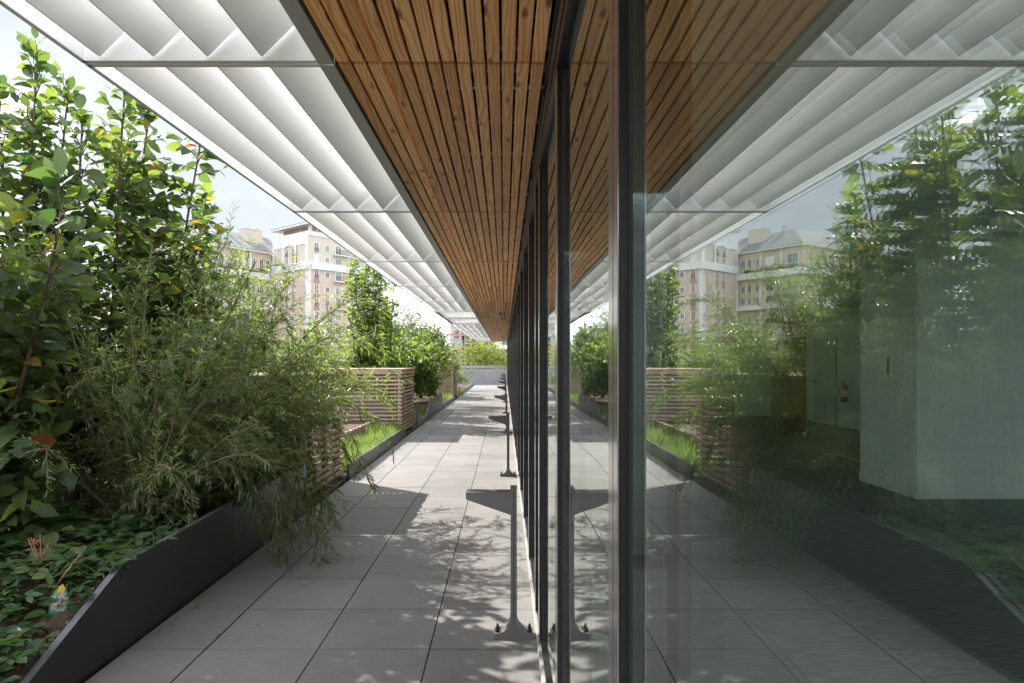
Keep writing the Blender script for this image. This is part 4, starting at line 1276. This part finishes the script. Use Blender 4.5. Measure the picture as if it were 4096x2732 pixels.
def willow(label, base, h, reach, shoots, seed, bias=(0, 0), xlim=-1.6, sprays=(), group='willow bushes in the near bed'):
    rng = np.random.default_rng(seed)
    t = thing('willow_bush', label, 'willow bush', base, 0, group)
    tr = MB(); tw = MB()
    O, D, S, T = [], [], [], []
    b0 = np.array(base, float)
    for k in range(shoots):
        az = 2 * math.pi * k / shoots + rng.uniform(-.3, .3)
        el = R(rng.uniform(46, 88))
        xl = xlim + rng.uniform(-0.35, 0.12) + (0.25 if rng.random() < 0.06 else 0)
        L_ = h * rng.uniform(0.75, 1.25)
        d = np.array([math.cos(az) * math.cos(el) + bias[0], math.sin(az) * math.cos(el) + bias[1], math.sin(el)])
        d /= np.linalg.norm(d)
        p = np.array([0.10 * math.cos(az), 0.10 * math.sin(az), -0.04])
        n = 14
        st = L_ / n
        pts = [p.copy()]
        for i in range(n):
            d = d + np.array([bias[0] * 0.05, bias[1] * 0.05, -0.062 * reach]) + rng.normal(0, 0.035, 3)
            d /= np.linalg.norm(d)
            p = p + d * st
            if p[2] < 0.05: p[2] = 0.05
            pts.append(p.copy())
            if b0[0] + p[0] > xl: break
        if len(pts) < 4: continue
        L_ = st * (len(pts) - 1)
        n = len(pts) - 1
        tr.tube(pts, [0.012 * (1 - 0.85 * i / n) + 0.0012 for i in range(n + 1)], 5)
        nt = int(L_ / 0.050)
        for q in range(nt):
            tt = 0.10 + 0.90 * (q + rng.uniform(0, 1)) / nt
            p0 = along(pts, min(tt, 0.999))
            sd = along(pts, min(tt + 0.03, 1.0)) - along(pts, max(tt - 0.04, 0)); sd = sd / max(1e-6, np.linalg.norm(sd))
            dd = norm(sd * rng.uniform(0.3, 1.0) + rng.normal(0, 0.65, 3) + np.array([0, 0, 0.15]))
            ln = rng.uniform(0.14, 0.40)
            m_ = 5
            tp = [p0.copy()]
            pp = p0.copy()
            for i in range(m_):
                dd = norm(dd + np.array([0, 0, -0.09 * reach]) + rng.normal(0, 0.06, 3))
                pp = pp + dd * ln / m_
                tp.append(pp.copy())
            tw.tube(tp, [0.0028, 0.0024, 0.002, 0.0016, 0.0012, 0.0008], 3, False)
            nl = int(ln / 0.0155)
            for i in range(nl):
                f = (i + rng.uniform(0.2, 0.8)) / nl
                a = along(tp, min(f, 0.999))
                td = norm(along(tp, min(f + 0.1, 1.0)) - along(tp, max(f - 0.1, 0)))
                rv = rng.normal(0, 1, 3); rv -= td * rv.dot(td)
                rv = norm(rv) + np.array([0, 0, -0.15])
                O.append(a + b0); D.append(td * rng.uniform(0.55, 1.1) + rv * rng.uniform(0.45, 0.8)); S.append(rng.uniform(0.050, 0.092) * (1 - 0.35 * f))
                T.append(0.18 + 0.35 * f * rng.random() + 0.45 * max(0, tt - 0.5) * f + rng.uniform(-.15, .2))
    for path in sprays:
        pa = [np.array(q) - b0 for q in path]
        fine = [along(pa, i / 16) for i in range(17)]
        fine = [fine[0]] + [(fine[i - 1] + 2 * fine[i] + fine[i + 1]) / 4 for i in range(1, 16)] + [fine[16]]
        tr.tube(fine, [0.004 * (1 - 0.8 * i / 16) for i in range(17)], 4)
        ln_ = sum(np.linalg.norm(fine[i + 1] - fine[i]) for i in range(16))
        for q in range(int(ln_ / 0.11)):
            tt = rng.uniform(0.12, 1.0)
            p0 = along(fine, tt); sd = norm(along(fine, min(1, tt + 0.05)) - along(fine, max(0, tt - 0.08)))
            dd = norm(sd + rng.normal(0, 0.45, 3) + np.array([0, 0, -0.1]))
            ln = rng.uniform(0.14, 0.34); pp = p0.copy(); tp = [p0.copy()]
            for i in range(5):
                dd = norm(dd + np.array([0, 0, -0.2])); pp = pp + dd * ln / 5
                if pp[2] + b0[2] < 0.05: pp[2] = 0.05 - b0[2]
                tp.append(pp.copy())
            tw.tube(tp, [0.0028, 0.0024, 0.002, 0.0016, 0.0012, 0.0008], 3, False)
            for src, l2 in ((tp, ln), ):
                for i in range(int(l2 / 0.02)):
                    f = (i + 0.5) / int(l2 / 0.02)
                    a = along(src, f); td = norm(along(src, min(f + 0.1, 1.0)) - along(src, max(f - 0.1, 0)))
                    rv = rng.normal(0, 1, 3); rv = norm(rv - td * rv.dot(td))
                    O.append(a + b0); D.append(td * 0.85 + rv * rng.uniform(0.4, 0.7)); S.append(rng.uniform(0.06, 0.10)); T.append(rng.uniform(0.1, 0.6))
    tr.build('trunk', M['willow_bark'], t, True)
    o = tw.build('twigs', M['willow_bark'], t, True); o['kind'] = 'stuff'
    O, D, S, T = np.array(O), np.array(D), np.array(S), np.clip(np.array(T), 0, 1)
    keep = O[:, 0] < 0.05
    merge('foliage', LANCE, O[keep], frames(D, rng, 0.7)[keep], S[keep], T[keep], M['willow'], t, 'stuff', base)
    return t

def shrub(name, label, cat, base, rx, ry, h, ntw, leaf, tmpl, mat, seed, z0=0.12, twl=0.30, group=None, lobes=5, trunk=True, open_=0.0, bark='bark', droop=0.2, per=0.030):
    rng = np.random.default_rng(seed)
    t = thing(name, label, cat, base, 0, group)
    b0 = np.array(base, float)
    tr = MB()
    lb = []
    for k in range(lobes):
        a = rng.uniform(0, 6.28); r = math.sqrt(rng.random()) * 0.65
        lb.append((r * rx * math.cos(a), r * ry * math.sin(a), h * rng.uniform(z0 + 0.25, 0.86), rng.uniform(0.30, 0.55)))
    O, D, S, T = [], [], [], []
    for k in range(lobes):
        c = lb[k]
        tr.tube([(0.04 * math.cos(k), 0.04 * math.sin(k), -0.05), (c[0] * 0.3, c[1] * 0.3, c[2] * 0.45), (c[0], c[1], c[2]), (c[0] * 1.1, c[1] * 1.1, min(h, c[2] * 1.15))], [0.03 * h / 2.5, 0.02 * h / 2.5, 0.010 * h / 2.5, 0.003], 6)
    for q in range(ntw):
        c = lb[int(rng.integers(lobes))]
        u = norm(rng.normal(0, 1, 3)); r = rng.random() ** 0.45
        p = np.array([c[0] + u[0] * rx * c[3] * r * 1.25, c[1] + u[1] * ry * c[3] * r * 1.25, c[2] + u[2] * h * 0.42 * c[3] * r * 1.5])
        if p[2] < z0 * h * 0.3: p[2] = rng.uniform(z0 * 0.3, 0.5) * h
        d = norm(u * np.array([1, 1, 0.5]) + np.array([0, 0, 0.55]) + rng.normal(0, 0.35, 3))
        ln = twl * rng.uniform(0.5, 1.3)
        e = p + d * ln + np.array([0, 0, -droop * ln])
        tr.tube([p - d * 0.08, (p + e) / 2 + np.array([0, 0, 0.06 * ln]), e], [0.004, 0.003, 0.0012], 3, False)
        nl = max(3, int(ln / per))
        for i in range(nl):
            f = (i + rng.random()) / nl
            pp = p + (e - p) * f
            rv = rng.normal(0, 1, 3)
            O.append(pp + b0); D.append(d * rng.uniform(0.3, 1.0) + rv * 0.62 + np.array([0, 0, -droop])); S.append(leaf * rng.uniform(0.6, 1.15)); T.append(np.clip(0.25 + 0.5 * f * rng.random() + rng.uniform(-.25, .3), 0, 1))
    tr.build('trunk', M[bark], t, True)
    O, D, S, T = np.array(O), np.array(D), np.array(S), np.array(T)
    merge('crown', tmpl, O, frames(D, rng, 0.7), S, T, M[mat], t, 'stuff', base)
    return t

# ------------------------------------------------------------------ near bed
TG = 'broad leaved trees in the near bed'
Z = 0.37
broad_tree('nearest broad leaved tree at the picture edge with large dark leaves and red ones', (-3.15, 4.15, Z), 2.15, 6, 21, 0.160, 300, 0.42, 0.047, 0.04, 0.50, group=TG, thick=0.013)
broad_tree('tall thin stemmed tree at the outer left with a loose dull green top', (-3.60, 4.95, Z), 3.35, 5, 22, 0.118, 300, 0.38, 0.044, 0.12, 0.46, group=TG, thick=0.013)
broad_tree('tree with the highest crown just left of the canopy corner, leaves yellowing', (-3.20, 5.25, Z), 3.30, 5, 23, 0.128, 300, 0.40, 0.039, 0.10, 0.42, group=TG, thick=0.013)
broad_tree('tree with big blue green leaves right under the canopy edge', (-2.96, 5.95, Z), 3.20, 5, 24, 0.138, 300, 0.40, 0.038, 0.08, 0.42, group=TG, thick=0.013)
broad_tree('shorter leaning tree with bright leaves in front of the zinc roof', (-2.92, 6.55, Z), 2.55, 4, 25, 0.125, 260, 0.40, 0.046, 0.10, 0.36, group=TG, thick=0.012)
broad_tree('dense tree in the second row behind the near broad leaved ones', (-4.60, 6.3, Z), 2.1, 5, 26, 0.140, 160, 0.40, 0.075, 0.04, 0.65, group=TG, thick=0.014)
broad_tree('dense low tree deep in the bed at the left edge of the picture', (-4.60, 5.1, Z), 2.0, 5, 27, 0.140, 160, 0.40, 0.075, 0.03, 0.60, group=TG, thick=0.014)
_r = random.Random(19)
OVER = []
for i in range(16):
    y_ = _r.uniform(4.75, 6.3); xe = _r.uniform(-1.86, -1.50); ze = _r.uniform(0.12, 0.62); z0_ = _r.uniform(0.95, 1.45)
    OVER.append([(-2.45, y_, z0_), (-2.12, y_ + 0.05, z0_ - 0.08), (xe - 0.12, y_ + 0.1, (z0_ + ze) / 2 + 0.08), (xe, y_ + 0.1, ze)])
willow('nearest willow bush drooping over the dark planter edge onto the paving', (-2.60, 5.05, Z), 1.8, 1.15, 44, 31, (0.12, 0.02), -1.60,
       OVER + [[(-2.45, 5.0, 1.25), (-2.0, 5.15, 1.05), (-1.65, 5.2, 0.70), (-1.42, 5.2, 0.30), (-1.33, 5.2, 0.09)],
        [(-2.5, 5.1, 1.1), (-2.05, 5.2, 0.95), (-1.75, 5.25, 0.65), (-1.60, 5.25, 0.22)],
        [(-2.5, 4.9, 1.15), (-2.05, 4.95, 0.95), (-1.80, 5.0, 0.66), (-1.66, 5.0, 0.30)],
        [(-2.5, 5.2, 1.3), (-2.0, 5.4, 1.15), (-1.6, 5.5, 0.8), (-1.40, 5.5, 0.42)],
        [(-2.4, 5.4, 1.5), (-1.95, 5.6, 1.4), (-1.6, 5.8, 1.1), (-1.45, 5.85, 0.75)]])
willow('tallest willow bush with upright tips in front of the white apartment block', (-2.95, 6.15, Z), 1.85, 0.80, 36, 32, (0.06, 0.06), -1.75,
       [[(-2.4, 6.2, 1.7), (-1.9, 6.4, 1.9), (-1.5, 6.6, 1.85), (-1.2, 6.7, 1.75)],
        [(-2.4, 6.3, 1.5), (-1.9, 6.6, 1.6), (-1.45, 6.8, 1.52), (-1.10, 7.0, 1.44)]])
willow('willow bush leaning over the nearest slatted wooden box', (-2.60, 6.55, Z), 1.95, 0.95, 50, 33, (0.14, 0.07), -1.50,
       [[(-2.3, 6.7, 1.35), (-1.75, 6.9, 1.25), (-1.3, 7.0, 0.98), (-1.02, 7.0, 0.62)],
        [(-2.3, 6.5, 1.2), (-1.8, 6.4, 1.05), (-1.4, 6.3, 0.75), (-1.2, 6.3, 0.45)],
        [(-2.3, 6.8, 1.5), (-1.8, 7.2, 1.45), (-1.4, 7.5, 1.25), (-1.15, 7.6, 1.12)],
        [(-2.3, 6.8, 1.3), (-1.9, 7.1, 1.1), (-1.6, 7.2, 0.8), (-1.45, 7.2, 0.5)],
        [(-2.3, 6.8, 1.6), (-1.8, 7.3, 1.75), (-1.4, 7.8, 1.78), (-1.1, 8.1, 1.72)]])
willow('willow bush deep in the bed between the broad leaved tree trunks', (-3.55, 5.6, Z), 1.6, 1.05, 22, 34, (0.05, -0.08))

# bramble plants creeping over the bark
BG = 'bramble plants creeping over the near bed'
tri_me = tmpl_mesh(TRI, 'leaf', M['bramble'])
rnd = random.Random(77)
spots = [(-2.28, 2.98), (-2.62, 3.22), (-2.95, 3.45), (-2.45, 3.45), (-2.24, 3.88), (-2.75, 3.75), (-3.1, 3.95), (-2.28, 4.0), (-2.55, 4.15), (-2.85, 4.3), (-2.25, 4.45), (-3.3, 4.4), (-2.55, 4.65), (-2.95, 4.8), (-3.4, 4.85), (-2.52, 2.84), (-2.7, 2.95), (-3.0, 3.15)]
wh = ['at the lower picture corner', 'left of the plant tag', 'at the left picture edge below the trees', 'just left of the sloping planter edge', 'beside the bend of the planter edge', 'behind the dry canes', 'at the foot of the nearest tree', 'touching the planter edge past its bend', 'in the dappled sun mid bed', 'in the dappled sun behind the canes', 'hanging at the planter rim under the willow', 'in the shade between the trunks', 'in front of the nearest willow stems', 'in deep shade under the willow', 'among the tree trunks at the back', 'in the front row below the plant tag', 'lowest, cut by the bottom picture corner', 'cut by the left picture edge, front row']
for (x, y), w_ in zip(spots, wh):
    zb = soil_z(y) - 0.01
    t = thing('bramble_plant', 'low bramble plant with three part leaves ' + w_, 'bramble', (x, y, zb), 0, BG)
    st = MB()
    for s in range(3):
        a = rnd.uniform(0, 6.28)
        pts = [(0, 0, -0.02), (0.10 * math.cos(a), 0.10 * math.sin(a), 0.07), (0.24 * math.cos(a + .2), 0.24 * math.sin(a + .2), 0.09), (0.38 * math.cos(a + .3), 0.38 * math.sin(a + .3), 0.05)]
        pts = [(min(p[0], -2.085 - x), p[1], p[2]) for p in pts]
        st.tube(pts, [0.004, 0.0035, 0.003, 0.002], 5)
        for k in range(6):
            p = along(pts, 0.12 + 0.15 * k)
            if x + p[0] > -2.07: continue
            aa = a + (1 if k % 2 else -1) * rnd.uniform(0.5, 1.5)
            d = np.array([[math.cos(aa), math.sin(aa), rnd.uniform(0.05, 0.6)]])
            B = frames(d, np.random.default_rng(rnd.randrange(9999)), 0.28)[0]
            sz = rnd.uniform(0.085, 0.15)
            o = bpy.data.objects.new('leaf', tri_me); C.objects.link(o); o.parent = t
            mt = np.eye(4); mt[:3, :3] = B * sz; mt[:3, 3] = p
            o.matrix_local = Matrix(mt.tolist())
    st.build('stem', M['cane'], t, True)
# the rest of the ground cover and bark chips, too many to count
rng = np.random.default_rng(5)
def bed_scatter(n, xr, yr, thr=None):
    P = []
    while len(P) < n:
        x, y = rng.uniform(*xr), rng.uniform(*yr)
        if math.hypot(x + 2.235, (y - 3.38) * 0.7) < 0.075 or math.hypot(x + 2.5, y - 3.68) < 0.07: continue
        if thr is not None and mnoise.noise((x * 1.9, y * 1.9, 7)) < thr: continue
        P.append((x, y, soil_z(y)))
    return np.array(P)
P = np.concatenate([bed_scatter(2300, (-5.6, -2.08), (2.6, 7.0), 0.0), bed_scatter(380, (-3.4, -2.08), (2.6, 4.0))])
P[:, 2] += rng.uniform(0.0, 0.10, len(P))
a = rng.uniform(0, 6.28, len(P))
D = np.stack([np.cos(a), np.sin(a), rng.uniform(-0.1, 0.5, len(P))], 1)
tag(merge('ground_cover', TRI, P, frames(D, rng, 0.3), rng.uniform(0.09, 0.16, len(P)), rng.random(len(P)), M['bramble_m']), 'low green leaf cover spread over the bark mulch', 'ground cover')
CH = (np.array([(-.5, -.12, 0), (.5, -.09, 0), (.5, .12, .02), (-.5, .1, .02), (-.42, -.08, .12), (.4, -.06, .1), (.44, .08, .12), (-.4, .07, .1)], float), [(4, 5, 6, 7), (0, 1, 5, 4), (1, 2, 6, 5), (2, 3, 7, 6), (3, 0, 4, 7)])
P = bed_scatter(9000, (-5.2, -2.07), (2.6, 7.0))
P[:, 2] += np.array([mnoise.noise((q[0] * 1.6, q[1] * 1.6, 0)) * 0.05 + mnoise.noise((q[0] * 6, q[1] * 6, 3)) * 0.018 for q in P]) + rng.uniform(-0.02, 0.012, len(P))
a = rng.uniform(0, 6.28, len(P))
D = np.stack([np.cos(a), np.sin(a), rng.normal(0, 0.25, len(P))], 1)
tag(merge('bark_chips', CH, P, frames(D, rng, 0.4), rng.uniform(0.02, 0.065, len(P)), rng.random(len(P)), M['chip']), 'loose brown bark chips covering the bed', 'bark chips')
# weeds with small leaves
for (x, y, lab) in ((-2.42, 2.88, 'small pale weed with narrow leaves at the lower picture corner'), (-3.0, 3.62, 'small nettle like weed at the left picture edge')):
    shrub('weed', lab, 'weed', (x, y, soil_z(y)), 0.14, 0.14, 0.34, 26, 0.05, LANCE_W, 'shrub', int(-x * 100), 0.1, 0.08, lobes=3, per=0.02, bark='willow_bark')

# pointed plant tag with a picture of blackberries and a yellow cap
tg_ = thing('plant_tag', 'pointed plant label with blackberry picture stuck in the bark by the planter edge', 'plant label', (-2.235, 3.45, 0.25), R(24))
tg_.rotation_euler = (R(-14), R(8), R(30))
g = MB(); g.prism([(0, 0, -0.02), (0.036, 0, 0.035), (0.040, 0, 0.115), (0.022, 0, 0.150), (-0.022, 0, 0.150), (-0.040, 0, 0.115), (-0.036, 0, 0.035)], (0, 0.0015, 0))
g.build('card', mat_simple('label_green', (0.05, 0.20, 0.13), 0.5, var=0.3, scale=40), tg_)
g = MB(); g.prism([(-0.028, -0.0012, 0.045), (0.028, -0.0012, 0.045), (0.031, -0.0012, 0.112), (0.016, -0.0012, 0.138), (-0.016, -0.0012, 0.138), (-0.031, -0.0012, 0.112)], (0, 0.001, 0))
g.build('picture', mat_simple('label_picture', (0.30, 0.33, 0.27), 0.6, var=0.5, scale=70), tg_)
for bx, bz in ((-0.012, 0.098), (0.014, 0.092), (0.0, 0.068)):
    g = MB()
    for i in range(9):
        aa = i * 2.4; r = 0.0042 * math.sqrt(i)
        g.tube([(bx + r * math.cos(aa), -0.0013, bz + r * math.sin(aa)), (bx + r * math.cos(aa), -0.0035, bz + r * math.sin(aa))], [0.0034, 0.002], 6)
    g.build('berry', M['black'], tg_)
g = MB(); g.prism([(-0.016, -0.003, 0.135), (0.014, -0.003, 0.132), (0.018, -0.003, 0.155), (0.004, -0.003, 0.175), (-0.012, -0.003, 0.162)], (0, 0.006, 0)); g.build('cap', mat_simple('yellow_plastic', (0.62, 0.42, 0.03), 0.5), tg_)
cn = thing('dry_canes', 'bundle of dry brown raspberry canes with a withered head in the bark', 'dry plant', (-2.50, 3.72, 0.35))
for i in range(7):
    a = i * 0.9; g = MB()
    g.tube([(0.012 * math.cos(a), 0.012 * math.sin(a), -0.03), (0.02 * math.cos(a + 1), 0.02 * math.sin(a), 0.12), (0.05 * math.cos(a), 0.05 * math.sin(a), 0.20 + 0.012 * i)], [0.004, 0.0035, 0.0025], 5); g.build('cane', M['cane'], cn, True)
g = MB()
for i in range(14):
    a = i * 2.4; g.tube([(-0.02, 0, 0.22), (-0.02 + 0.03 * math.cos(a), 0.03 * math.sin(a), 0.225 + 0.018 * math.sin(i))], [0.003, 0.001], 4)
g.build('withered_head', M['cane'], cn)
g = MB(); g.tube([(-2.36, 3.52, 0.28), (-2.29, 3.58, 0.42), (-2.22, 3.64, 0.54)], [0.006, 0.006, 0.005], 6)
tag(g.build('stick', M['chip'], None, True), 'bare pale stick leaning out of the bark beside the plant label', 'stick')

# ------------------------------------------------------------------ grass strips and shrubs along the terrace
def grass(n, xr, yr, hr, label, seed):
    rng = np.random.default_rng(seed)
    x, y = rng.uniform(*xr, n), rng.uniform(*yr, n)
    z = np.array([soil_z(q) for q in y]) - 0.03
    a = rng.uniform(0, 6.28, n)
    ln = rng.uniform(0.05, 0.75, n)
    D = np.stack([np.cos(a) * ln, np.sin(a) * ln, np.ones(n)], 1)
    X = norm(np.stack([-np.sin(a), np.cos(a), np.zeros(n)], 1)); Dn = norm(D)
    B = np.stack([X, Dn, np.cross(X, Dn)], 2)
    lump = np.array([mnoise.noise((p * 3, q * 3, 1)) for p, q in zip(x, y)])
    S = rng.uniform(*hr, n) * (1 + 0.5 * lump)
    o = merge('grass', BLADE, np.stack([x, y, z], 1), B, S, np.clip(rng.random(n) * 0.8 + 0.2 * lump, 0, 1), M['grass'])
    tag(o, label, 'grass')
grass(15000, (-2.62, -2.085), (9.1, 14.15), (0.12, 0.30), 'bright sunlit grass strip behind the low steel kerb', 41)
grass(5000, (-2.9, -2.085), (16.6, 18.6), (0.10, 0.26), 'small grass patch between the sloping steel edges', 42)
grass(6000, (-2.9, -2.085), (22.9, 28.4), (0.14, 0.34), 'bright grass patch before the farthest wooden box', 43)
grass(2500, (-2.9, -2.085), (31.5, 37), (0.14, 0.34), 'grass tuft strip near the end of the terrace', 44)

CG = 'columnar trees beyond the second wooden box'
broad_tree('left columnar tree with dark glossy leaves beyond the second wooden box', (-3.62, 17.3, 0.3), 3.75, 4, 51, 0.135, 0, 0.34, 0.032, 0.05, 0.30, name='columnar_tree', mat='shrub', group=CG, tmpl=OVAL_S)
broad_tree('tallest columnar tree with a bright tip under the canopy edge', (-3.38, 17.7, 0.3), 4.05, 4, 52, 0.135, 0, 0.34, 0.032, 0.05, 0.26, name='columnar_tree', mat='shrub', group=CG, tmpl=OVAL_S)
broad_tree('right shorter columnar tree with some reddish leaves beside the sky', (-3.08, 18.3, 0.4), 3.2, 3, 53, 0.135, 0, 0.34, 0.032, 0.05, 0.24, name='columnar_tree', mat='shrub', group=CG, tmpl=OVAL_S)
shrub('hazel_bush', 'bright broad leaved bush spilling beside the second wooden box', 'bush', (-2.72, 19.3, 0.35), 0.80, 1.1, 1.75, 800, 0.125, OVAL_S, 'shrub', 61, 0.05, 0.34, lobes=7, per=0.05)
shrub('fine_leaved_shrub', 'grey green fine leaved shrub standing on the high steel planter', 'shrub', (-2.62, 21.6, 0.4), 0.6, 0.9, 1.45, 340, 0.05, LANCE_W, 'pale_shrub', 62, 0.05, 0.32, lobes=7, per=0.02)
shrub('fine_leaved_shrub', 'fine leaved shrub leaning in front of the farthest wooden box', 'shrub', (-2.55, 25.6, 0.2), 0.65, 1.2, 1.7, 360, 0.05, LANCE_W, 'shrub', 63, 0.05, 0.32, lobes=7, per=0.022)
PG = 'pale slender trees along the middle of the terrace'
shrub('slender_tree', 'pale slender tree left of the sky gap, rounded airy top', 'tree', (-3.35, 22.4, 0.4), 0.75, 0.8, 2.75, 620, 0.075, LANCE_W, 'pale_shrub', 64, 0.12, 0.42, PG, 7, per=0.028)
shrub('slender_tree', 'pale slender tree in the middle of the group, pointed top', 'tree', (-2.95, 23.6, 0.4), 0.6, 0.7, 3.0, 620, 0.075, LANCE_W, 'pale_shrub', 65, 0.14, 0.42, PG, 7, per=0.028)
shrub('slender_tree', 'taller dark stemmed tree before the building site', 'tree', (-2.55, 24.6, 0.3), 0.55, 0.7, 3.0, 480, 0.075, OVAL_S, 'shrub', 66, 0.16, 0.42, PG, 6, per=0.035)
shrub('bushy_shrub', 'leafy shrub between the far wooden box and the railing', 'shrub', (-2.45, 33.2, 0.05), 0.7, 1.5, 1.5, 300, 0.09, OVAL_S, 'shrub', 67, 0.05, 0.34, lobes=6, per=0.04)
shrub('bushy_shrub', 'broad shrub with round leaves rising over the farthest box', 'shrub', (-2.75, 29.6, 0.2), 0.8, 1.6, 2.35, 340, 0.10, OVAL_S, 'shrub', 68, 0.3, 0.36, lobes=7, per=0.045)
shrub('bushy_shrub', 'pale dense shrub far along the bed before the railing', 'shrub', (-3.4, 38, 0.05), 1.2, 2.5, 2.3, 420, 0.09, OVAL_S, 'pale_shrub', 69, 0.05, 0.4, lobes=8, per=0.045)
shrub('bed_bush', 'small sunlit bush in the plank bed next to the second box', 'bush', (-2.92, 11.4, 0.3), 0.42, 0.5, 0.75, 150, 0.055, OVAL_S, 'shrub', 70, 0.05, 0.2, lobes=5, per=0.03)
shrub('bed_bush', 'small round bush in the plank bed close to the nearest box', 'bush', (-2.98, 10.1, 0.3), 0.38, 0.5, 0.62, 130, 0.055, OVAL_S, 'shrub', 71, 0.05, 0.2, lobes=5, per=0.03)
HG = 'back row shrubs along the outer parapet'
for i, (x, y, rx, h, mt, lab) in enumerate(((-5.3, 7.4, 0.9, 1.9, 'shrub', 'back row shrub behind the near broad leaved trees'), (-4.8, 9.6, 0.9, 2.2, 'shrub', 'back row shrub behind the nearest wooden box'),
        (-5.2, 12.2, 1.1, 2.4, 'pale_shrub', 'pale back row shrub behind the plank bed'), (-4.9, 14.8, 0.9, 2.3, 'shrub', 'back row shrub left of the second wooden box'),
        (-4.9, 18.4, 1.0, 2.6, 'shrub', 'back row shrub left of the columnar trees'), (-4.8, 21.6, 1.0, 2.4, 'pale_shrub', 'pale back row shrub behind the slender trees'), (-4.6, 26.5, 1.1, 2.5, 'shrub', 'back row shrub near the farthest wooden box'),
        (-5.6, 4.6, 0.8, 2.2, 'shrub', 'back row shrub at the left picture edge'), (-4.4, 32.5, 1.0, 2.4, 'shrub', 'back row shrub beyond the farthest wooden box'))):
    shrub('back_shrub', lab, 'shrub', (x, y, soil_z(y) - 0.02), rx, rx * 1.3, h, 300, 0.085, OVAL_S if mt == 'shrub' else LANCE_W, mt, 80 + i, 0.05, 0.36, HG, 7, per=0.04)

# trees beyond the railing and in the street far below
shrub('yellow_green_tree', 'bushy yellow green tree right behind the grey railing', 'tree', (-1.95, 54, -0.35), 1.9, 1.9, 3.5, 900, 0.13, OVAL_S, 'yellow_tree', 101, 0.05, 0.5, lobes=9, per=0.06)
shrub('street_tree', 'dark bushy tree between the yellow green tree and far pavilion', 'tree', (-0.75, 58, -0.35), 1.0, 1.2, 2.9, 420, 0.13, OVAL_S, 'shrub', 102, 0.05, 0.45, lobes=6, per=0.06)
shrub('street_tree', 'small light tree beside the far pavilion wall', 'tree', (0.0, 57, -0.35), 0.5, 0.8, 2.9, 240, 0.13, OVAL_S, 'yellow_tree', 103, 0.05, 0.4, lobes=5, per=0.06)
shrub('street_tree', 'pale tree below the scaffold at the end of the planting', 'tree', (-4.6, 53, -0.35), 1.6, 1.6, 3.4, 520, 0.14, OVAL_S, 'pale_shrub', 104, 0.05, 0.5, lobes=7, per=0.07)
for i, (x, y, h, r, lab) in enumerate(((-22, 62, 10.5, 4.5, 'wide street tree below the white apartment block'), (-33, 74, 10.8, 5, 'wide street tree below the peach apartment block'), (-14, 70, 10.2, 4, 'street tree left of the building site'), (-46, 84, 11.5, 6, 'broad street tree at the left behind the near bed'), (-10.5, 80, 9.8, 3.5, 'street tree in front of the building site'), (-27, 96, 11, 5.5, 'distant street tree between the apartment blocks'))):
    shrub('street_tree', lab, 'tree', (x, y, -8), r, r, h, 700, 0.42, DIAM, 'shrub' if i % 2 else 'pale_shrub', 110 + i, 0.25, 1.1, 'street trees below the terrace', 8, per=0.12)

# litter on the paving
FG = 'fallen leaves on the paving'
dead = mat_simple('dead_leaf', (0.26, 0.10, 0.045), 0.8, var=0.3)
dl = tmpl_mesh(OVAL[3], 'fallen_leaf', dead)
for (x, y, s, lab) in ((-1.93, 4.36, 0.05, 'dry red brown leaf on the paving near the planter edge'), (-0.27, 4.1, 0.025, 'tiny dry leaf on the paving left of the nearest bracket'), (-0.85, 7.2, 0.035, 'dry leaf on the sunlit paving past the box shadow'), (-1.6, 3.9, 0.03, 'small dry leaf on the shaded near paving'), (-0.55, 10.3, 0.04, 'dark dry leaf on the paving in mid distance')):
    o = place(dl, 'fallen_leaf', None, (x, y, 0.008), (0.1, -0.15, x * 40 + y))
    o.scale = (s, s, s); tag(o, lab, 'fallen leaf', FG)

n_ = 170
yy = rng.uniform(2.9, 12.0, n_); xx = np.where(rng.random(n_) < 0.75, -2.02 + np.abs(rng.normal(0, 0.05, n_)), rng.uniform(-2.0, 0.15, n_))
P = np.stack([xx, yy, np.full(n_, 0.006)], 1)
a = rng.uniform(0, 6.28, n_); D = np.stack([np.cos(a), np.sin(a), rng.normal(0.05, 0.1, n_)], 1)
tag(merge('leaf_litter', DIAM, P, frames(D, rng, 0.2), rng.uniform(0.008, 0.03, n_), rng.random(n_), M['chip']), 'tiny dry leaf scraps gathered along the planter foot', 'leaf litter')
